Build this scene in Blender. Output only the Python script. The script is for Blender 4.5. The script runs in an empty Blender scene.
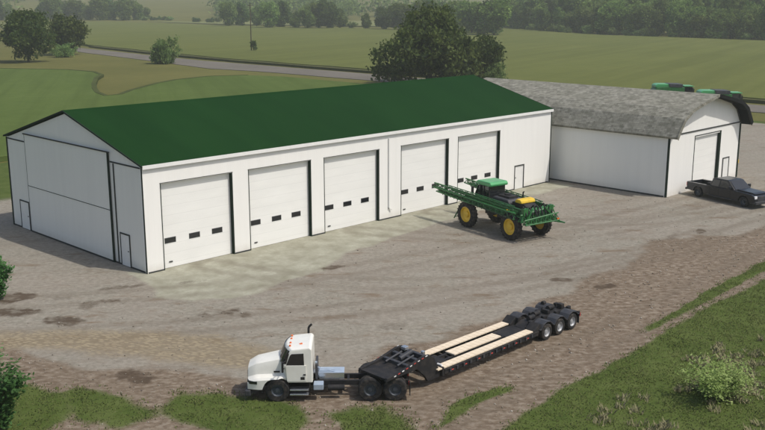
import bpy, bmesh, math, random
import numpy as np
from mathutils import Vector, Matrix, noise
random.seed(7); rng = np.random.default_rng(11)
scene = bpy.context.scene
col = scene.collection
PI = math.pi; R = math.radians
def surveyed(b, D):
    """ground coordinates of something at bearing b (tangent units) and distance D from the survey point"""
    ya = .7893; x_ = (b-382.5)/940.1*D
    return (-29.2+math.sin(ya)*D+math.cos(ya)*x_, -49.3+math.cos(ya)*D-math.sin(ya)*x_)

# ------------------------------------------------------------------ materials
class NT:
    def __init__(s, name):
        s.m = bpy.data.materials.new(name); s.m.use_nodes = True
        s.t = s.m.node_tree; s.b = s.t.nodes['Principled BSDF']
    def n(s, kind, **kw):
        nd = s.t.nodes.new(kind)
        for k, v in kw.items(): setattr(nd, k, v)
        return nd
    def l(s, a, b): s.t.links.new(a, b)
    def coord(s, scale=(1,1,1), rot=(0,0,0), out='Object'):
        c = s.n('ShaderNodeTexCoord'); m = s.n('ShaderNodeMapping')
        m.inputs['Scale'].default_value = scale; m.inputs['Rotation'].default_value = rot
        if any(rot):
            m2 = s.n('ShaderNodeMapping'); m2.inputs['Rotation'].default_value = rot; m.inputs['Rotation'].default_value = (0,0,0)
            s.l(c.outputs[out], m2.inputs['Vector']); s.l(m2.outputs[0], m.inputs['Vector']); return m.outputs[0]
        s.l(c.outputs[out], m.inputs['Vector']); return m.outputs[0]
    def noise(s, scale, vec=None, detail=4, rough=.6):
        nd = s.n('ShaderNodeTexNoise'); nd.inputs['Scale'].default_value = scale
        nd.inputs['Detail'].default_value = detail; nd.inputs['Roughness'].default_value = rough
        if vec is None: vec = s.coord()
        s.l(vec, nd.inputs['Vector']); return nd.outputs['Fac']
    def ramp(s, fac, stops):
        r = s.n('ShaderNodeValToRGB'); e = r.color_ramp.elements
        while len(e) < len(stops): e.new(.5)
        for i, (p, c) in enumerate(stops):
            e[i].position = p; e[i].color = (*c, 1) if len(c) == 3 else c
        s.l(fac, r.inputs[0]); return r.outputs[0]
    def mix(s, fac, a, b, mode='MIX'):
        m = s.n('ShaderNodeMix', data_type='RGBA', blend_type=mode)
        if isinstance(fac, (int, float)): m.inputs[0].default_value = fac
        else: s.l(fac, m.inputs[0])
        for i, x in ((6, a), (7, b)):
            if isinstance(x, tuple): m.inputs[i].default_value = (*x, 1)
            else: s.l(x, m.inputs[i])
        return m.outputs[2]
    def math(s, op, a, b=None, c=None, clamp=False):
        m = s.n('ShaderNodeMath', operation=op, use_clamp=clamp)
        for i, x in enumerate((a, b, c)):
            if x is None: continue
            if isinstance(x, (int, float)): m.inputs[i].default_value = x
            else: s.l(x, m.inputs[i])
        return m.outputs[0]
    def bump(s, h, strength=.3, dist=.02):
        b = s.n('ShaderNodeBump'); b.inputs['Strength'].default_value = strength
        b.inputs['Distance'].default_value = dist
        s.l(h, b.inputs['Height']); s.l(b.outputs[0], s.b.inputs['Normal'])
    def base(s, c):
        if isinstance(c, tuple): s.b.inputs['Base Color'].default_value = (*c, 1)
        else: s.l(c, s.b.inputs['Base Color'])
    def rough(s, r, spec=.5):
        s.b.inputs['Roughness'].default_value = r
        s.b.inputs['Specular IOR Level'].default_value = spec

def paint(name, c, rough=.5, metal=0, var=.12, scale=2.0, dirt=None, coat=0, bump=0, spec=.5):
    t = NT(name)
    lo = tuple(x*(1-var) for x in c); hi = tuple(min(1, x*(1+var)) for x in c)
    o = t.ramp(t.noise(scale, detail=5), [(.3, lo), (.7, hi)])
    if dirt:
        o = t.mix(t.math('MULTIPLY', t.ramp(t.noise(scale*1.7, detail=6, rough=.7), [(.45, (0,0,0)), (.75, (1,1,1))]), dirt[1]), o, dirt[0])
    t.base(o); t.rough(rough, spec); t.b.inputs['Metallic'].default_value = metal
    if coat: t.b.inputs['Coat Weight'].default_value = coat; t.b.inputs['Coat Roughness'].default_value = .1
    if bump: t.bump(t.noise(scale*12), bump, .01)
    return t.m
DUST = (.22, .18, .14)
M = {}
M['black'] = paint('black_steel', (.016,.016,.018), .65, dirt=(DUST, .15), scale=1.5, spec=.25)
M['blackgrey'] = paint('dark_grey_steel', (.035,.038,.046), .55, dirt=(DUST, .2), scale=2, spec=.35)
M['rubber'] = paint('tyre_rubber', (.02,.02,.021), .85, dirt=(DUST, .4), scale=3, spec=.2)
M['truckwhite'] = paint('cream_truck_paint', (.78,.77,.71), .35, var=.03, coat=.3, dirt=((.5,.45,.38), .18))
M['glass'] = paint('dark_window_glass', (.012,.014,.017), .08, var=.1, spec=.8)
M['chrome'] = paint('polished_metal', (.62,.65,.7), .25, metal=.85, var=.08)
M['alu'] = paint('aluminium_plate', (.42,.5,.6), .4, metal=.35, var=.12)
M['rim'] = paint('grey_wheel_rim', (.40,.41,.42), .45, metal=.3, var=.15, scale=5)
M['rimdark'] = paint('dirty_wheel_rim', (.06,.07,.085), .5, metal=.3, var=.3, scale=5)
M['orange'] = paint('orange_lens', (.75,.16,.03), .3)
M['red'] = paint('red_lens', (.6,.03,.02), .3)
M['tapewhite'] = paint('white_reflective_tape', (.75,.75,.75), .4)
M['tapered'] = paint('red_reflective_tape', (.5,.06,.05), .4)
M['green'] = paint('green_machine_paint', (.014,.125,.026), .45, var=.25, coat=.1, dirt=((.08,.1,.05), .25), scale=3)
M['greenlite'] = paint('bright_green_roof_paint', (.06,.32,.11), .35, var=.08, coat=.3)
M['yellow'] = paint('yellow_machine_paint', (.72,.47,.02), .4, var=.12, coat=.2, dirt=((.3,.22,.1), .2))
M['truckblack'] = paint('black_pickup_paint', (.010,.011,.015), .3, var=.1, coat=.3, spec=.35)
M['trimgreen'] = paint('dark_green_trim', (.014,.026,.018), .85, var=.2, spec=.15)
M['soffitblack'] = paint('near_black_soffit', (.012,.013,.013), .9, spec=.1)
M['trimdark'] = paint('dark_grey_trim', (.045,.048,.046), .85, spec=.15)

def t_wall(name, c, ribdir):
    t = NT(name)
    v = t.coord()
    s = t.n('ShaderNodeSeparateXYZ'); t.l(v, s.inputs[0])
    streak = t.noise(1.0, t.coord(scale=(2.2,2.2,.12)), detail=5)
    o = t.ramp(streak, [(.25, tuple(x*.96 for x in c)), (.6, c)])
    # dust splashed on the lowest part of the cladding
    low = t.math('SUBTRACT', 1.0, t.math('MULTIPLY', s.outputs[2], 1.6), clamp=True)
    low = t.math('MULTIPLY', low, t.math('ADD', t.noise(2.5), .05), clamp=True)
    o = t.mix(t.math('MULTIPLY', low, .6), o, (.42,.37,.30))
    t.base(o); t.rough(.5, .35)
    w = t.math('ABSOLUTE', t.math('SUBTRACT', t.math('FRACT', t.math('MULTIPLY', s.outputs[ribdir], 2.5)), .5))
    w = t.math('SMOOTH_MIN', w, .07, .05) if False else t.math('MINIMUM', w, .09)
    t.bump(w, .35, .05); return t.m
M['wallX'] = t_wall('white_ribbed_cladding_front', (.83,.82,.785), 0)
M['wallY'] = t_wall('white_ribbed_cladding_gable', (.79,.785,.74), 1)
def t_door():
    t = NT('white_sectional_door')
    c = (.83,.825,.79)
    s = t.n('ShaderNodeSeparateXYZ'); t.l(t.coord(), s.inputs[0])
    o = t.ramp(t.noise(.8, t.coord(scale=(.5,1,2)), detail=4), [(.3, tuple(x*.94 for x in c)), (.7, c)])
    fr = t.math('FRACT', t.math('MULTIPLY', s.outputs[2], 1.636))
    seam = t.math('LESS_THAN', t.math('ABSOLUTE', t.math('SUBTRACT', fr, .5)), .018)
    o = t.mix(t.math('MULTIPLY', seam, .2), o, (.35,.35,.35))
    t.base(o); t.rough(.5, .35)
    t.bump(t.math('MINIMUM', t.math('ABSOLUTE', t.math('SUBTRACT', fr, .5)), .05), .4, .1)
    return t.m
M['door'] = t_door()
M['leafdoor'] = paint('white_steel_leaf', (.76,.755,.73), .5, var=.04)
def t_groof():
    t = NT('dark_green_metal_roof')
    o = t.ramp(t.noise(.35, t.coord(scale=(1,.25,.25)), detail=6), [(.3, (.005,.030,.006)), (.7, (.008,.039,.008))])
    o = t.mix(t.math('MULTIPLY', t.noise(14, detail=2), .25), o, (.010,.040,.010))
    s = t.n('ShaderNodeSeparateXYZ'); t.l(t.coord(), s.inputs[0])
    w = t.math('MINIMUM', t.math('ABSOLUTE', t.math('SUBTRACT', t.math('FRACT', t.math('MULTIPLY', s.outputs[0], 1.25)), .5)), .06)
    t.base(o); t.rough(.8, .05); t.bump(w, .5, .1); return t.m
M['groof'] = t_groof()
def t_shingle():
    t = NT('weathered_grey_shingle')
    v = t.coord()
    br = t.n('ShaderNodeTexBrick'); s = t.n('ShaderNodeSeparateXYZ'); cb = t.n('ShaderNodeCombineXYZ')
    t.l(v, s.inputs[0]); t.l(s.outputs[1], cb.inputs[0])
    dst = t.math('ADD', s.outputs[2], t.math('MULTIPLY', s.outputs[0], .5)); t.l(dst, cb.inputs[1])
    t.l(cb.outputs[0], br.inputs['Vector'])
    br.inputs['Color1'].default_value = (.10,.097,.078,1); br.inputs['Color2'].default_value = (.33,.32,.27,1)
    br.inputs['Mortar'].default_value = (.07,.07,.06,1); br.inputs['Scale'].default_value = 1.0
    br.inputs['Mortar Size'].default_value = .012; br.inputs['Brick Width'].default_value = .42; br.inputs['Row Height'].default_value = .2
    vo = t.n('ShaderNodeTexVoronoi'); vo.inputs['Scale'].default_value = 3.6; t.l(v, vo.inputs['Vector'])
    sepc = t.n('ShaderNodeSeparateColor'); t.l(vo.outputs['Color'], sepc.inputs[0])
    patch = t.ramp(sepc.outputs[0], [(0, (.16,.155,.128)), (1, (.32,.31,.265))])
    o = t.mix(.5, br.outputs['Color'], patch)
    o = t.mix(t.ramp(t.noise(1.1, detail=5, rough=.7), [(.4,(0,0,0)), (.65,(.35,.35,.35))]), o, (.13,.135,.10))
    t.base(o); t.rough(.95, .1); t.bump(br.outputs['Fac'], .3, .02); return t.m
M['shingle'] = t_shingle()
def t_wood():
    t = NT('pale_plank_wood')
    s = t.n('ShaderNodeSeparateXYZ'); t.l(t.coord(), s.inputs[0])
    o = t.ramp(t.noise(3, t.coord(scale=(.6,6,1)), detail=5), [(.3, (.60,.49,.35)), (.7, (.80,.69,.54))])
    fr = t.math('FRACT', t.math('MULTIPLY', s.outputs[0], 3.1))
    o = t.mix(t.math('MULTIPLY', t.math('LESS_THAN', fr, .08), .5), o, (.2,.13,.08))
    t.base(o); t.rough(.8); return t.m
M['wood'] = t_wood()
def t_bark():
    t = NT('bark'); t.base(t.ramp(t.noise(3, t.coord(scale=(3,3,.6)), detail=6), [(.3,(.03,.024,.018)),(.7,(.11,.09,.065))])); t.rough(.95,.1); return t.m
M['bark'] = t_bark()
def t_leaf(name, a, b, c, trans=.42, nscale=.25):
    t = NT(name)
    g = t.n('ShaderNodeNewGeometry')
    o1 = t.ramp(g.outputs['Random Per Island'], [(0, a), (.6, b), (1, c)])
    o2 = t.ramp(t.noise(nscale, detail=3), [(.35, a), (.65, c)])
    o = t.mix(.5, o1, o2)
    oi = t.n('ShaderNodeObjectInfo')
    hs = t.n('ShaderNodeHueSaturation'); t.l(o, hs.inputs['Color'])
    t.l(t.math('ADD', t.math('MULTIPLY', oi.outputs['Random'], .7), .68), hs.inputs['Value'])
    t.l(t.math('ADD', t.math('MULTIPLY', oi.outputs['Random'], .03), .485), hs.inputs['Hue'])
    t.base(hs.outputs[0]); t.rough(.7, .2)
    tr = t.n('ShaderNodeBsdfTranslucent'); t.l(hs.outputs[0], tr.inputs['Color'])
    mx = t.n('ShaderNodeMixShader'); mx.inputs[0].default_value = trans
    out = t.t.nodes['Material Output']
    t.l(t.b.outputs[0], mx.inputs[1]); t.l(tr.outputs[0], mx.inputs[2]); t.l(mx.outputs[0], out.inputs['Surface'])
    return t.m
M['leafdark'] = t_leaf('dark_foliage', (.012,.026,.006), (.038,.065,.014), (.15,.18,.045))  # palest leaf tone brightened to put lit crown highlights into the colour
M['leafmid'] = t_leaf('mid_green_foliage', (.022,.055,.010), (.055,.115,.020), (.14,.20,.05))
M['leaffar'] = t_leaf('sunlit_far_foliage', (.03,.07,.012), (.10,.18,.035), (.28,.36,.10), .42, .16)  # sunlit look of the far crowns put into these brighter leaf tones
M['leafpale'] = t_leaf('pale_green_foliage', (.07,.13,.035), (.15,.22,.06), (.25,.32,.11))
M['leafbright'] = t_leaf('bright_weed_foliage', (.04,.12,.03), (.08,.22,.05), (.14,.32,.10))
M['leafbush'] = t_leaf('light_wispy_foliage', (.20,.31,.07), (.33,.46,.13), (.50,.58,.26))
M['grassblade'] = t_leaf('grass_blades', (.105,.13,.035), (.13,.16,.045), (.19,.205,.08), .5, .5)
M['straw'] = t_leaf('straw_blades', (.34,.33,.18), (.44,.42,.24), (.55,.52,.32), .5, .3)

def soften(m, k):
    t = m.node_tree; p = t.nodes['Principled BSDF']; g = t.nodes.new('ShaderNodeNewGeometry')
    a = t.nodes.new('ShaderNodeVectorMath'); a.operation = 'SCALE'; a.inputs['Scale'].default_value = 1-k
    b = t.nodes.new('ShaderNodeVectorMath'); b.operation = 'ADD'; b.inputs[1].default_value = (0,0,k)
    n = t.nodes.new('ShaderNodeVectorMath'); n.operation = 'NORMALIZE'
    t.links.new(g.outputs['Normal'], a.inputs[0]); t.links.new(a.outputs[0], b.inputs[0]); t.links.new(b.outputs[0], n.inputs[0]); t.links.new(n.outputs[0], p.inputs['Normal'])
soften(M['grassblade'], .75); soften(M['straw'], .7)
# ------------------------------------------------------------------ mesh builder
class MB:
    def __init__(s): s.v = []; s.f = []; s.g = []
    def add(s, vs, fs):
        s.g.append((vs, fs)); o = len(s.v); s.v += [tuple(v) for v in vs]; s.f += [tuple(i+o for i in f) for f in fs]; return s
    def box(s, x0, x1, y0, y1, z0, z1, taper=0):
        t = taper
        s.add([(x0,y0,z0),(x1,y0,z0),(x1,y1,z0),(x0,y1,z0),(x0+t,y0+t,z1),(x1-t,y0+t,z1),(x1-t,y1-t,z1),(x0+t,y1-t,z1)],
              [(0,3,2,1),(4,5,6,7),(0,1,5,4),(1,2,6,5),(2,3,7,6),(3,0,4,7)]); return s
    def prism(s, pts, a0, a1, axis='y', inset=0):   # pts polygon in the two other axes, extruded along axis
        n = len(pts)
        def P(p, a):
            if axis == 'y': return (p[0], a, p[1])
            if axis == 'x': return (a, p[0], p[1])
            return (p[0], p[1], a)
        s.add([P(p, a0) for p in pts]+[P(p, a1) for p in pts],
              [tuple(range(n)), tuple(range(2*n-1, n-1, -1))]+[(i, (i+1)%n, n+(i+1)%n, n+i) for i in range(n)]); return s
    def tube(s, a, b, r, n=8, r2=None):
        a = Vector(a); b = Vector(b); d = (b-a).normalized(); r2 = r if r2 is None else r2
        u = d.orthogonal().normalized(); w = d.cross(u)
        vs = []
        for p, q in ((a, r), (b, r2)):
            for i in range(n):
                t = 2*PI*i/n; vs.append(p+(u*math.cos(t)+w*math.sin(t))*q)
        s.add(vs, [tuple(range(n)), tuple(range(2*n-1, n-1, -1))]+[(i, (i+1)%n, n+(i+1)%n, n+i) for i in range(n)]); return s
    def path(s, pts, r, n=8):
        for a, b in zip(pts, pts[1:]): s.tube(a, b, r, n)
        return s
    def bar(s, a, b, w, h):      # rectangular bar
        a = Vector(a); b = Vector(b); d = (b-a).normalized()
        u = d.cross(Vector((0,0,1)));
        if u.length < 1e-3: u = Vector((1,0,0))
        u.normalize(); k = u.cross(d).normalized()
        vs = [p+u*sx*w/2+k*sy*h/2 for p in (a, b) for sx, sy in ((-1,-1),(1,-1),(1,1),(-1,1))]
        s.add(vs, [(0,1,2,3),(7,6,5,4),(0,1,5,4),(1,2,6,5),(2,3,7,6),(3,0,4,7)]); return s
    def lathe(s, prof, c, n=28, axis='y'):   # prof: (offset along axis, radius), closed both ends
        vs = []; fs = []
        for (o, r) in prof:
            for i in range(n):
                t = 2*PI*i/n
                if axis == 'y': vs.append((c[0]+r*math.cos(t), c[1]+o, c[2]+r*math.sin(t)))
                else: vs.append((c[0]+r*math.cos(t), c[1]+r*math.sin(t), c[2]+o))
        m = len(prof)
        for j in range(m-1):
            for i in range(n): fs.append((j*n+i, j*n+(i+1)%n, (j+1)*n+(i+1)%n, (j+1)*n+i))
        if prof[0] != prof[-1]: fs.append(tuple(range(n))); fs.append(tuple(range(m*n-1, (m-1)*n-1, -1)))
        s.add(vs, fs); return s
    def loft(s, rings, cap=True):
        n = len(rings[0]); vs = [p for r in rings for p in r]; fs = []
        for j in range(len(rings)-1):
            for i in range(n): fs.append((j*n+i, j*n+(i+1)%n, (j+1)*n+(i+1)%n, (j+1)*n+i))
        if cap: fs.append(tuple(range(n))); fs.append(tuple(range(len(vs)-1, len(vs)-n-1, -1)))
        s.add(vs, fs); return s
    def build(s, name, mat, parent=None, bevel=0, smooth=None, recalc=True):
        me = bpy.data.meshes.new(name); me.from_pydata(s.v, [], s.f); me.update()
        if recalc:
            bm = bmesh.new(); bm.from_mesh(me); bmesh.ops.recalc_face_normals(bm, faces=bm.faces); bm.to_mesh(me); bm.free()
        me.materials.append(M[mat] if isinstance(mat, str) else mat)
        if smooth:
            for p in me.polygons: p.use_smooth = True
            me.set_sharp_from_angle(angle=R(smooth))
        o = bpy.data.objects.new(name, me); col.objects.link(o)
        if parent is not None: o.parent = parent
        if bevel:
            b = o.modifiers.new('bevel', 'BEVEL'); b.width = bevel; b.segments = 2; b.limit_method = 'ANGLE'; b.angle_limit = R(40)
        return o

def each(mb, name, mat, parent, bevel=0):
    """every shape of the builder as a part of its own"""
    for vs, fs in mb.g: MB().add(vs, fs).build(name, mat, parent, bevel)
def tag(o, label, cat, group=None, kind=None):
    if label: o['label'] = label
    if cat: o['category'] = cat
    if group: o['group'] = group
    if kind: o['kind'] = kind
    return o
def thing(name, loc, rz, label, cat, group=None):
    o = bpy.data.objects.new(name, None); col.objects.link(o); o.location = loc; o.rotation_euler = (0,0,rz)
    o.empty_display_size = .5
    return tag(o, label, cat, group)
def copy_tree(o, parent=None):
    c = o.copy(); col.objects.link(c)
    c.parent = parent
    for ch in list(o.children): copy_tree(ch, c)
    return c
def struct(o): o['kind'] = 'structure'; return o

def wheel(parent, x, y, z, r, w, rimmat='rim', side=1, rim=.55, tread=False, name='wheel'):
    """tyre, rim; side = +1 when the outer face looks to +y"""
    h = MB().lathe([(-w*.3, r*.16), (w*.3, r*.16)], (x,y,z), 12).build(name, 'blackgrey', parent)
    t = MB().lathe([(-w/2, r*rim), (-w/2, r*.9), (-w*.38, r), (w*.38, r), (w/2, r*.9), (w/2, r*rim), (w*.3, r*rim*.97), (-w*.3, r*rim*.97), (-w/2, r*rim)], (x,y,z), 32)
    if tread:
        for i in range(22):
            for sgn in (-1, 1):
                a = 2*PI*(i+(.5 if sgn > 0 else 0))/22
                p = (x+math.cos(a)*r*1.0, y+sgn*w*.02, z+math.sin(a)*r*1.0); q = (x+math.cos(a+.16)*r*.99, y+sgn*w*.5, z+math.sin(a+.16)*r*.99)
                t.bar(p, q, .07*r, .06*r)
    t.build('tyre', 'rubber', h, smooth=30)
    k = side
    m = MB().lathe([(-k*w*.2, r*rim*.98), (k*w*.42, r*rim*.98), (k*w*.44, r*rim*.9), (k*w*.15, r*rim*.75), (k*w*.1, r*rim*.42), (k*w*.3, r*rim*.38), (k*w*.33, r*.12)], (x,y,z), 32)
    for i in range(8):
        a = 2*PI*i/8; m.tube((x+math.cos(a)*r*rim*.3, y+k*w*.28, z+math.sin(a)*r*rim*.3), (x+math.cos(a)*r*rim*.3, y+k*w*.37, z+math.sin(a)*r*rim*.3), r*.025, 6)
    m.build('rim', rimmat, h, smooth=35)
    return h

# ------------------------------------------------------------------ green-roofed machine shed
L, W, H, RZ = 42.33, 18.66, 6.68, 9.2
shed = thing('machine_shed', (0,0,0), 0, 'long white machine shed with a dark green roof and five sectional doors', 'shed')
DOORS = [(1.2,6.55), (7.9,13.3), (14.57,20.07), (22.5,28.03), (29.25,34.75)]; DH = 5.48
b = MB(); x = 0.0; TH = .3
for a, c in DOORS: b.box(x, a, 0, TH, 0, DH); x = c
b.box(x, 37.0, 0, TH, 0, DH); b.box(38.35, L, 0, TH, 0, DH); b.box(37.0, 38.35, 0, TH, 2.12, DH)
b.box(0, L, 0, TH, DH, H)
b.build('front_wall', 'wallX', shed)
b = MB().box(0, L, W-TH, W, 0, H); b.build('rear_wall', 'wallX', shed)
def gable(xa, xb):
    return [(xa, TH, 0)]
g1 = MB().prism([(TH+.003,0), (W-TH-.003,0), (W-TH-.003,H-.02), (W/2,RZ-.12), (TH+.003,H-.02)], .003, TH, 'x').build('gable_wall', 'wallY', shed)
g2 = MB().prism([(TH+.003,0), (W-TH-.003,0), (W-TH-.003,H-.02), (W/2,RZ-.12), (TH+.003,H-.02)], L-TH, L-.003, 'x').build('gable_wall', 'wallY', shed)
sl = (RZ-H)/(W/2)
def roofslab(x0, x1, y0, z0, y1, z1, th): return [(y0,z0), (y1,z1), (y1,z1+th), (y0,z0+th)]
oh = .14
rf = MB().prism([(-oh, H-oh*sl), (W/2, RZ), (W+oh, H-oh*sl), (W+oh, H-oh*sl+.1), (W/2, RZ+.1), (-oh, H-oh*sl+.1)], -.1, L+.1, 'x').build('roof', 'groof', shed)
MB().prism([(W/2-.3, RZ+.1-.3*sl+.004), (W/2, RZ+.13), (W/2+.3, RZ+.1-.3*sl+.004), (W/2, RZ+.105)], -.1, L+.1, 'x').build('ridge_cap', 'groof', rf)
MB().box(-.06, L+.06, -.18, -.144, H-.16, H+.07).build('fascia', 'leafdoor', shed)
MB().prism([(-oh-.06, H-oh*sl-.0), (W/2, RZ-.0), (W+oh+.06, H-oh*sl-.0), (W+oh+.06, H-oh*sl+.1), (W/2, RZ+.115), (-oh-.06, H-oh*sl+.1)], -.16, -.103, 'x').build('rake_trim', 'trimgreen', shed)
MB().prism([(-oh-.06, H-oh*sl-.0), (W/2, RZ-.0), (W+oh+.06, H-oh*sl-.0), (W+oh+.06, H-oh*sl+.1), (W/2, RZ+.115), (-oh-.06, H-oh*sl+.1)], L+.103, L+.16, 'x').build('rake_trim', 'trimgreen', shed)
for (x, y) in ((-.02,-.02), (-.02, W-.1), (L-.1,-.02), (L-.1, W-.1)):
    if y < 0 and x < 0: MB().box(-.03, -.001, 0, .12, 0, H-.05).build('corner_trim', 'trimgreen', shed)
    elif y < 0: MB().box(L-.08, L+.03, -.03, .1, 0, H-.2).build('corner_trim', 'trimgreen', shed)
    else: MB().box(x-.01, x+.13, y-.06, y+.13, 0, H-.05).build('corner_trim', 'trimgreen', shed)
bt = MB(); xs = 0.0
for a, c in DOORS: bt.box(xs+.05, a-.05, -.02, -.001, 0, .09); xs = c
bt.box(xs+.05, 36.95, -.02, -.001, 0, .09); bt.box(38.42, L-.17, -.02, -.001, 0, .09)
each(bt, 'base_flashing', 'trimdark', shed)
MB().box(-.025, -.001, .23, W-.17, 0, .1).build('base_flashing', 'trimdark', shed)
each(MB().box(-.03, -.001, .22, 3.75, H-.17, H-.08).box(-.03, -.001, 15.75, W-.17, H-.17, H-.08), 'eave_line_trim', 'trimdark', shed)
for a, c in DOORS:
    d = MB().box(a+.003, c-.003, TH-.04, TH+.02, 0.02, DH-.003).build('sectional_door', 'door', shed)
    for k in range(3):
        x0 = a+.3+k*1.8
        if c-a < 5.45 and k == 2: x0 -= .05
        MB().box(x0-.05, x0+.77, TH-.055, TH-.041, 1.6, 1.95).build('window_frame', 'trimdark', d)
        MB().box(x0, x0+.72, TH-.06, TH-.0555, 1.65, 1.90).build('window_pane', 'glass', d)
    MB().box(a+.5, a+.75, TH-.08, TH-.041, .35, .42).build('door_handle', 'trimdark', d)
    f = MB().box(c-.03, c+.0, -.012, TH-.05, 0, DH).box(c+.0, c+.03, -.02, -.001, 0, DH+.02)
    f.box(a-.035, a+.0, -.02, -.001, 0, DH+.02).box(a, a+.02, -.012, TH-.05, 0, DH)
    each(f, 'door_frame', 'trimgreen', shed)
    MB().box(a-.06, c+.07, -.018, -.001, DH+.02, DH+.05).build('door_head_trim', 'trimdark', shed)
# man door beside the last big door
ld = MB().box(37.06, 38.29, .02, .07, .02, 2.06).build('door', 'leafdoor', shed)
MB().box(37.16, 37.2, -.02, .019, 1.0, 1.1).build('handle', 'trimdark', ld)
each(MB().box(36.96, 37.06, -.025, .08, 0, 2.06).box(38.29, 38.39, -.025, .08, 0, 2.06).box(36.96, 38.39, -.025, .08, 2.062, 2.16), 'door_frame', 'trimdark', ld)
dn = MB().box(21.05, 21.15, -.1, -.003, .8, 6.25).box(21.05, 21.15, -.1, -.003, .8, .9)
dn.bar((21.1,-.05,.85), (21.35,-.12,.7), .09, .08).build('downpipe', 'leafdoor', shed, bevel=.02)
# gable sliding door with its track, seams and two man doors
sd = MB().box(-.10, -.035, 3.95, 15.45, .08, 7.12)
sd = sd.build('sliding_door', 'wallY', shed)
MB().box(-.16, -.102, 3.6, 15.6, 7.125, 7.2).build('door_track', 'trimdark', shed)
MB().box(-.11, -.036, 3.80, 3.945, .02, 7.12).build('edge_trim', 'trimgreen', sd)
MB().box(-.105, -.036, 15.455, 15.5, .02, 7.12).build('edge_trim', 'trimdark', sd)
MB().box(-.118, -.101, 3.95, 15.45, 3.4, 3.44).build('middle_seam', 'trimdark', sd)
MB().box(-.115, -.101, 3.95, 15.45, .02, .12).build('bottom_rail', 'trimdark', sd)
for (a, c) in ((15.85,17.15), (1.95,2.95)):
    ld = MB().box(-.028, -.003, a, c, .03, 2.05).build('door', 'leafdoor', shed)
    each(MB().box(-.045, -.002, a-.09, a-.002, 0, 2.05).box(-.045, -.002, c+.002, c+.09, 0, 2.05).box(-.045, -.002, a-.09, c+.09, 2.052, 2.14), 'door_frame', 'trimdark', ld)
    MB().box(-.06, -.029, a+.1, a+.2, 1.0, 1.06).build('handle', 'trimdark', ld)
MB().box(-.035, -.002, 3.3, 3.42, 0, H-.2).build('panel_joint', 'trimdark', shed)

# ------------------------------------------------------------------ curved-roof barn
BX0, BX1, BY0, BY1, BH = 43.4, 56.95, -11.2, 13.5, 5.14
bc = (BX0+BX1)/2
barn = thing('barn', (0,0,0), 0, 'white barn with a curved grey shingle roof beside the green-roofed shed', 'barn')
prof = [(-7.2,5.25), (-6.95,5.6), (-6.05,6.72), (-4.75,7.4), (-2.4,7.92), (0,8.36)]
prof = prof + [(-x, z) for x, z in prof[-2::-1]]
outer = [(bc+x, z) for x, z in prof]; inner = [(bc+x*.985, z-.16) for x, z in prof][::-1]
OV = .9
b = MB(); n = len(outer)
ring = outer+inner
b.loft([[(p[0], y, p[1]) for p in ring] for y in (BY0-OV, BY1+.4)])
b.build('roof', 'shingle', barn)
# dark fascia along the front edge of the roof
b = MB(); o2 = [(bc+x*1.006, z+.03) for x, z in prof]; i2 = [(bc+x*.975, z-.24) for x, z in prof][::-1]
b.loft([[(p[0], y, p[1]) for p in o2+i2] for y in (BY0-OV-.05, BY0-OV-.003)]); b.build('roof_edge_trim', 'shingle', barn)
# dark soffit on the underside at the right
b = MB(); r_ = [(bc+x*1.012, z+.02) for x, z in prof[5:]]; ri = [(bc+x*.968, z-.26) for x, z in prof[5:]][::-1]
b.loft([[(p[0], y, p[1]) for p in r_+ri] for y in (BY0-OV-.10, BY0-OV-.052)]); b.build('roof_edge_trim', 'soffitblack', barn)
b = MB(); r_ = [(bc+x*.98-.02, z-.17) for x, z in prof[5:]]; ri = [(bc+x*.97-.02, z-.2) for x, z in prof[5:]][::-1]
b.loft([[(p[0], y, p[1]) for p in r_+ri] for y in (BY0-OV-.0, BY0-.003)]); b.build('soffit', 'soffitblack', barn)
def arch(y0, y1):
    a = [(BX0, BH)]
    g = [(bc+x*.93, z-.22) for x, z in prof[1:-1]]
    return [(BX0+.003, BH+.0)]+g+[(BX1-.003, BH+.0)]
b = MB(); DX0, DX1, DZ = 48.0, 52.75, 4.68
b.box(BX0+.003, DX0, BY0, BY0+.25, 0, DZ); b.box(DX1, BX1-.003, BY0, BY0+.25, 0, DZ); b.box(BX0+.003, BX1-.003, BY0, BY0+.25, DZ, BH)
b.build('front_wall', 'wallX', barn)
MB().prism(arch(0,0), BY0, BY0+.25, 'y').build('front_gable', 'wallX', barn)
MB().prism(arch(0,0), BY1-.25, BY1, 'y').build('rear_gable', 'wallX', barn)
MB().box(BX0+.003, BX1-.003, BY1-.25, BY1, 0, BH).build('rear_wall', 'wallX', barn)
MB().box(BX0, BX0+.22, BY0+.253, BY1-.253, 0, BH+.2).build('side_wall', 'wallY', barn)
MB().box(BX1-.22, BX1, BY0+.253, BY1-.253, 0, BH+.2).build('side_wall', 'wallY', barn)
d = MB().box(DX0+.003, DX1-.003, BY0+.2, BY0+.24, .02, DZ-.003).build('sectional_door', 'door', barn)
each(MB().box(DX1-.03, DX1, BY0-.012, BY0+.19, 0, DZ).box(DX1, DX1+.26, BY0-.03, BY0-.002, 0, DZ+.1).box(DX0-.08, DX0, BY0-.03, BY0-.002, 0, DZ+.1), 'door_frame', 'trimgreen', barn)
MB().box(DX0-.08, DX1+.26, BY0-.03, BY0-.002, DZ+.103, DZ+.17).build('door_head_trim', 'trimdark', barn)
MB().box(BX0+.05, BX1+.0, BY0-.06, BY0-.002, 5.22, 5.32).build('eave_line_trim', 'trimdark', barn)
ld = MB().box(53.83, 54.92, BY0-.03, BY0-.002, .03, 2.1).build('door', 'leafdoor', barn)
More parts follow.
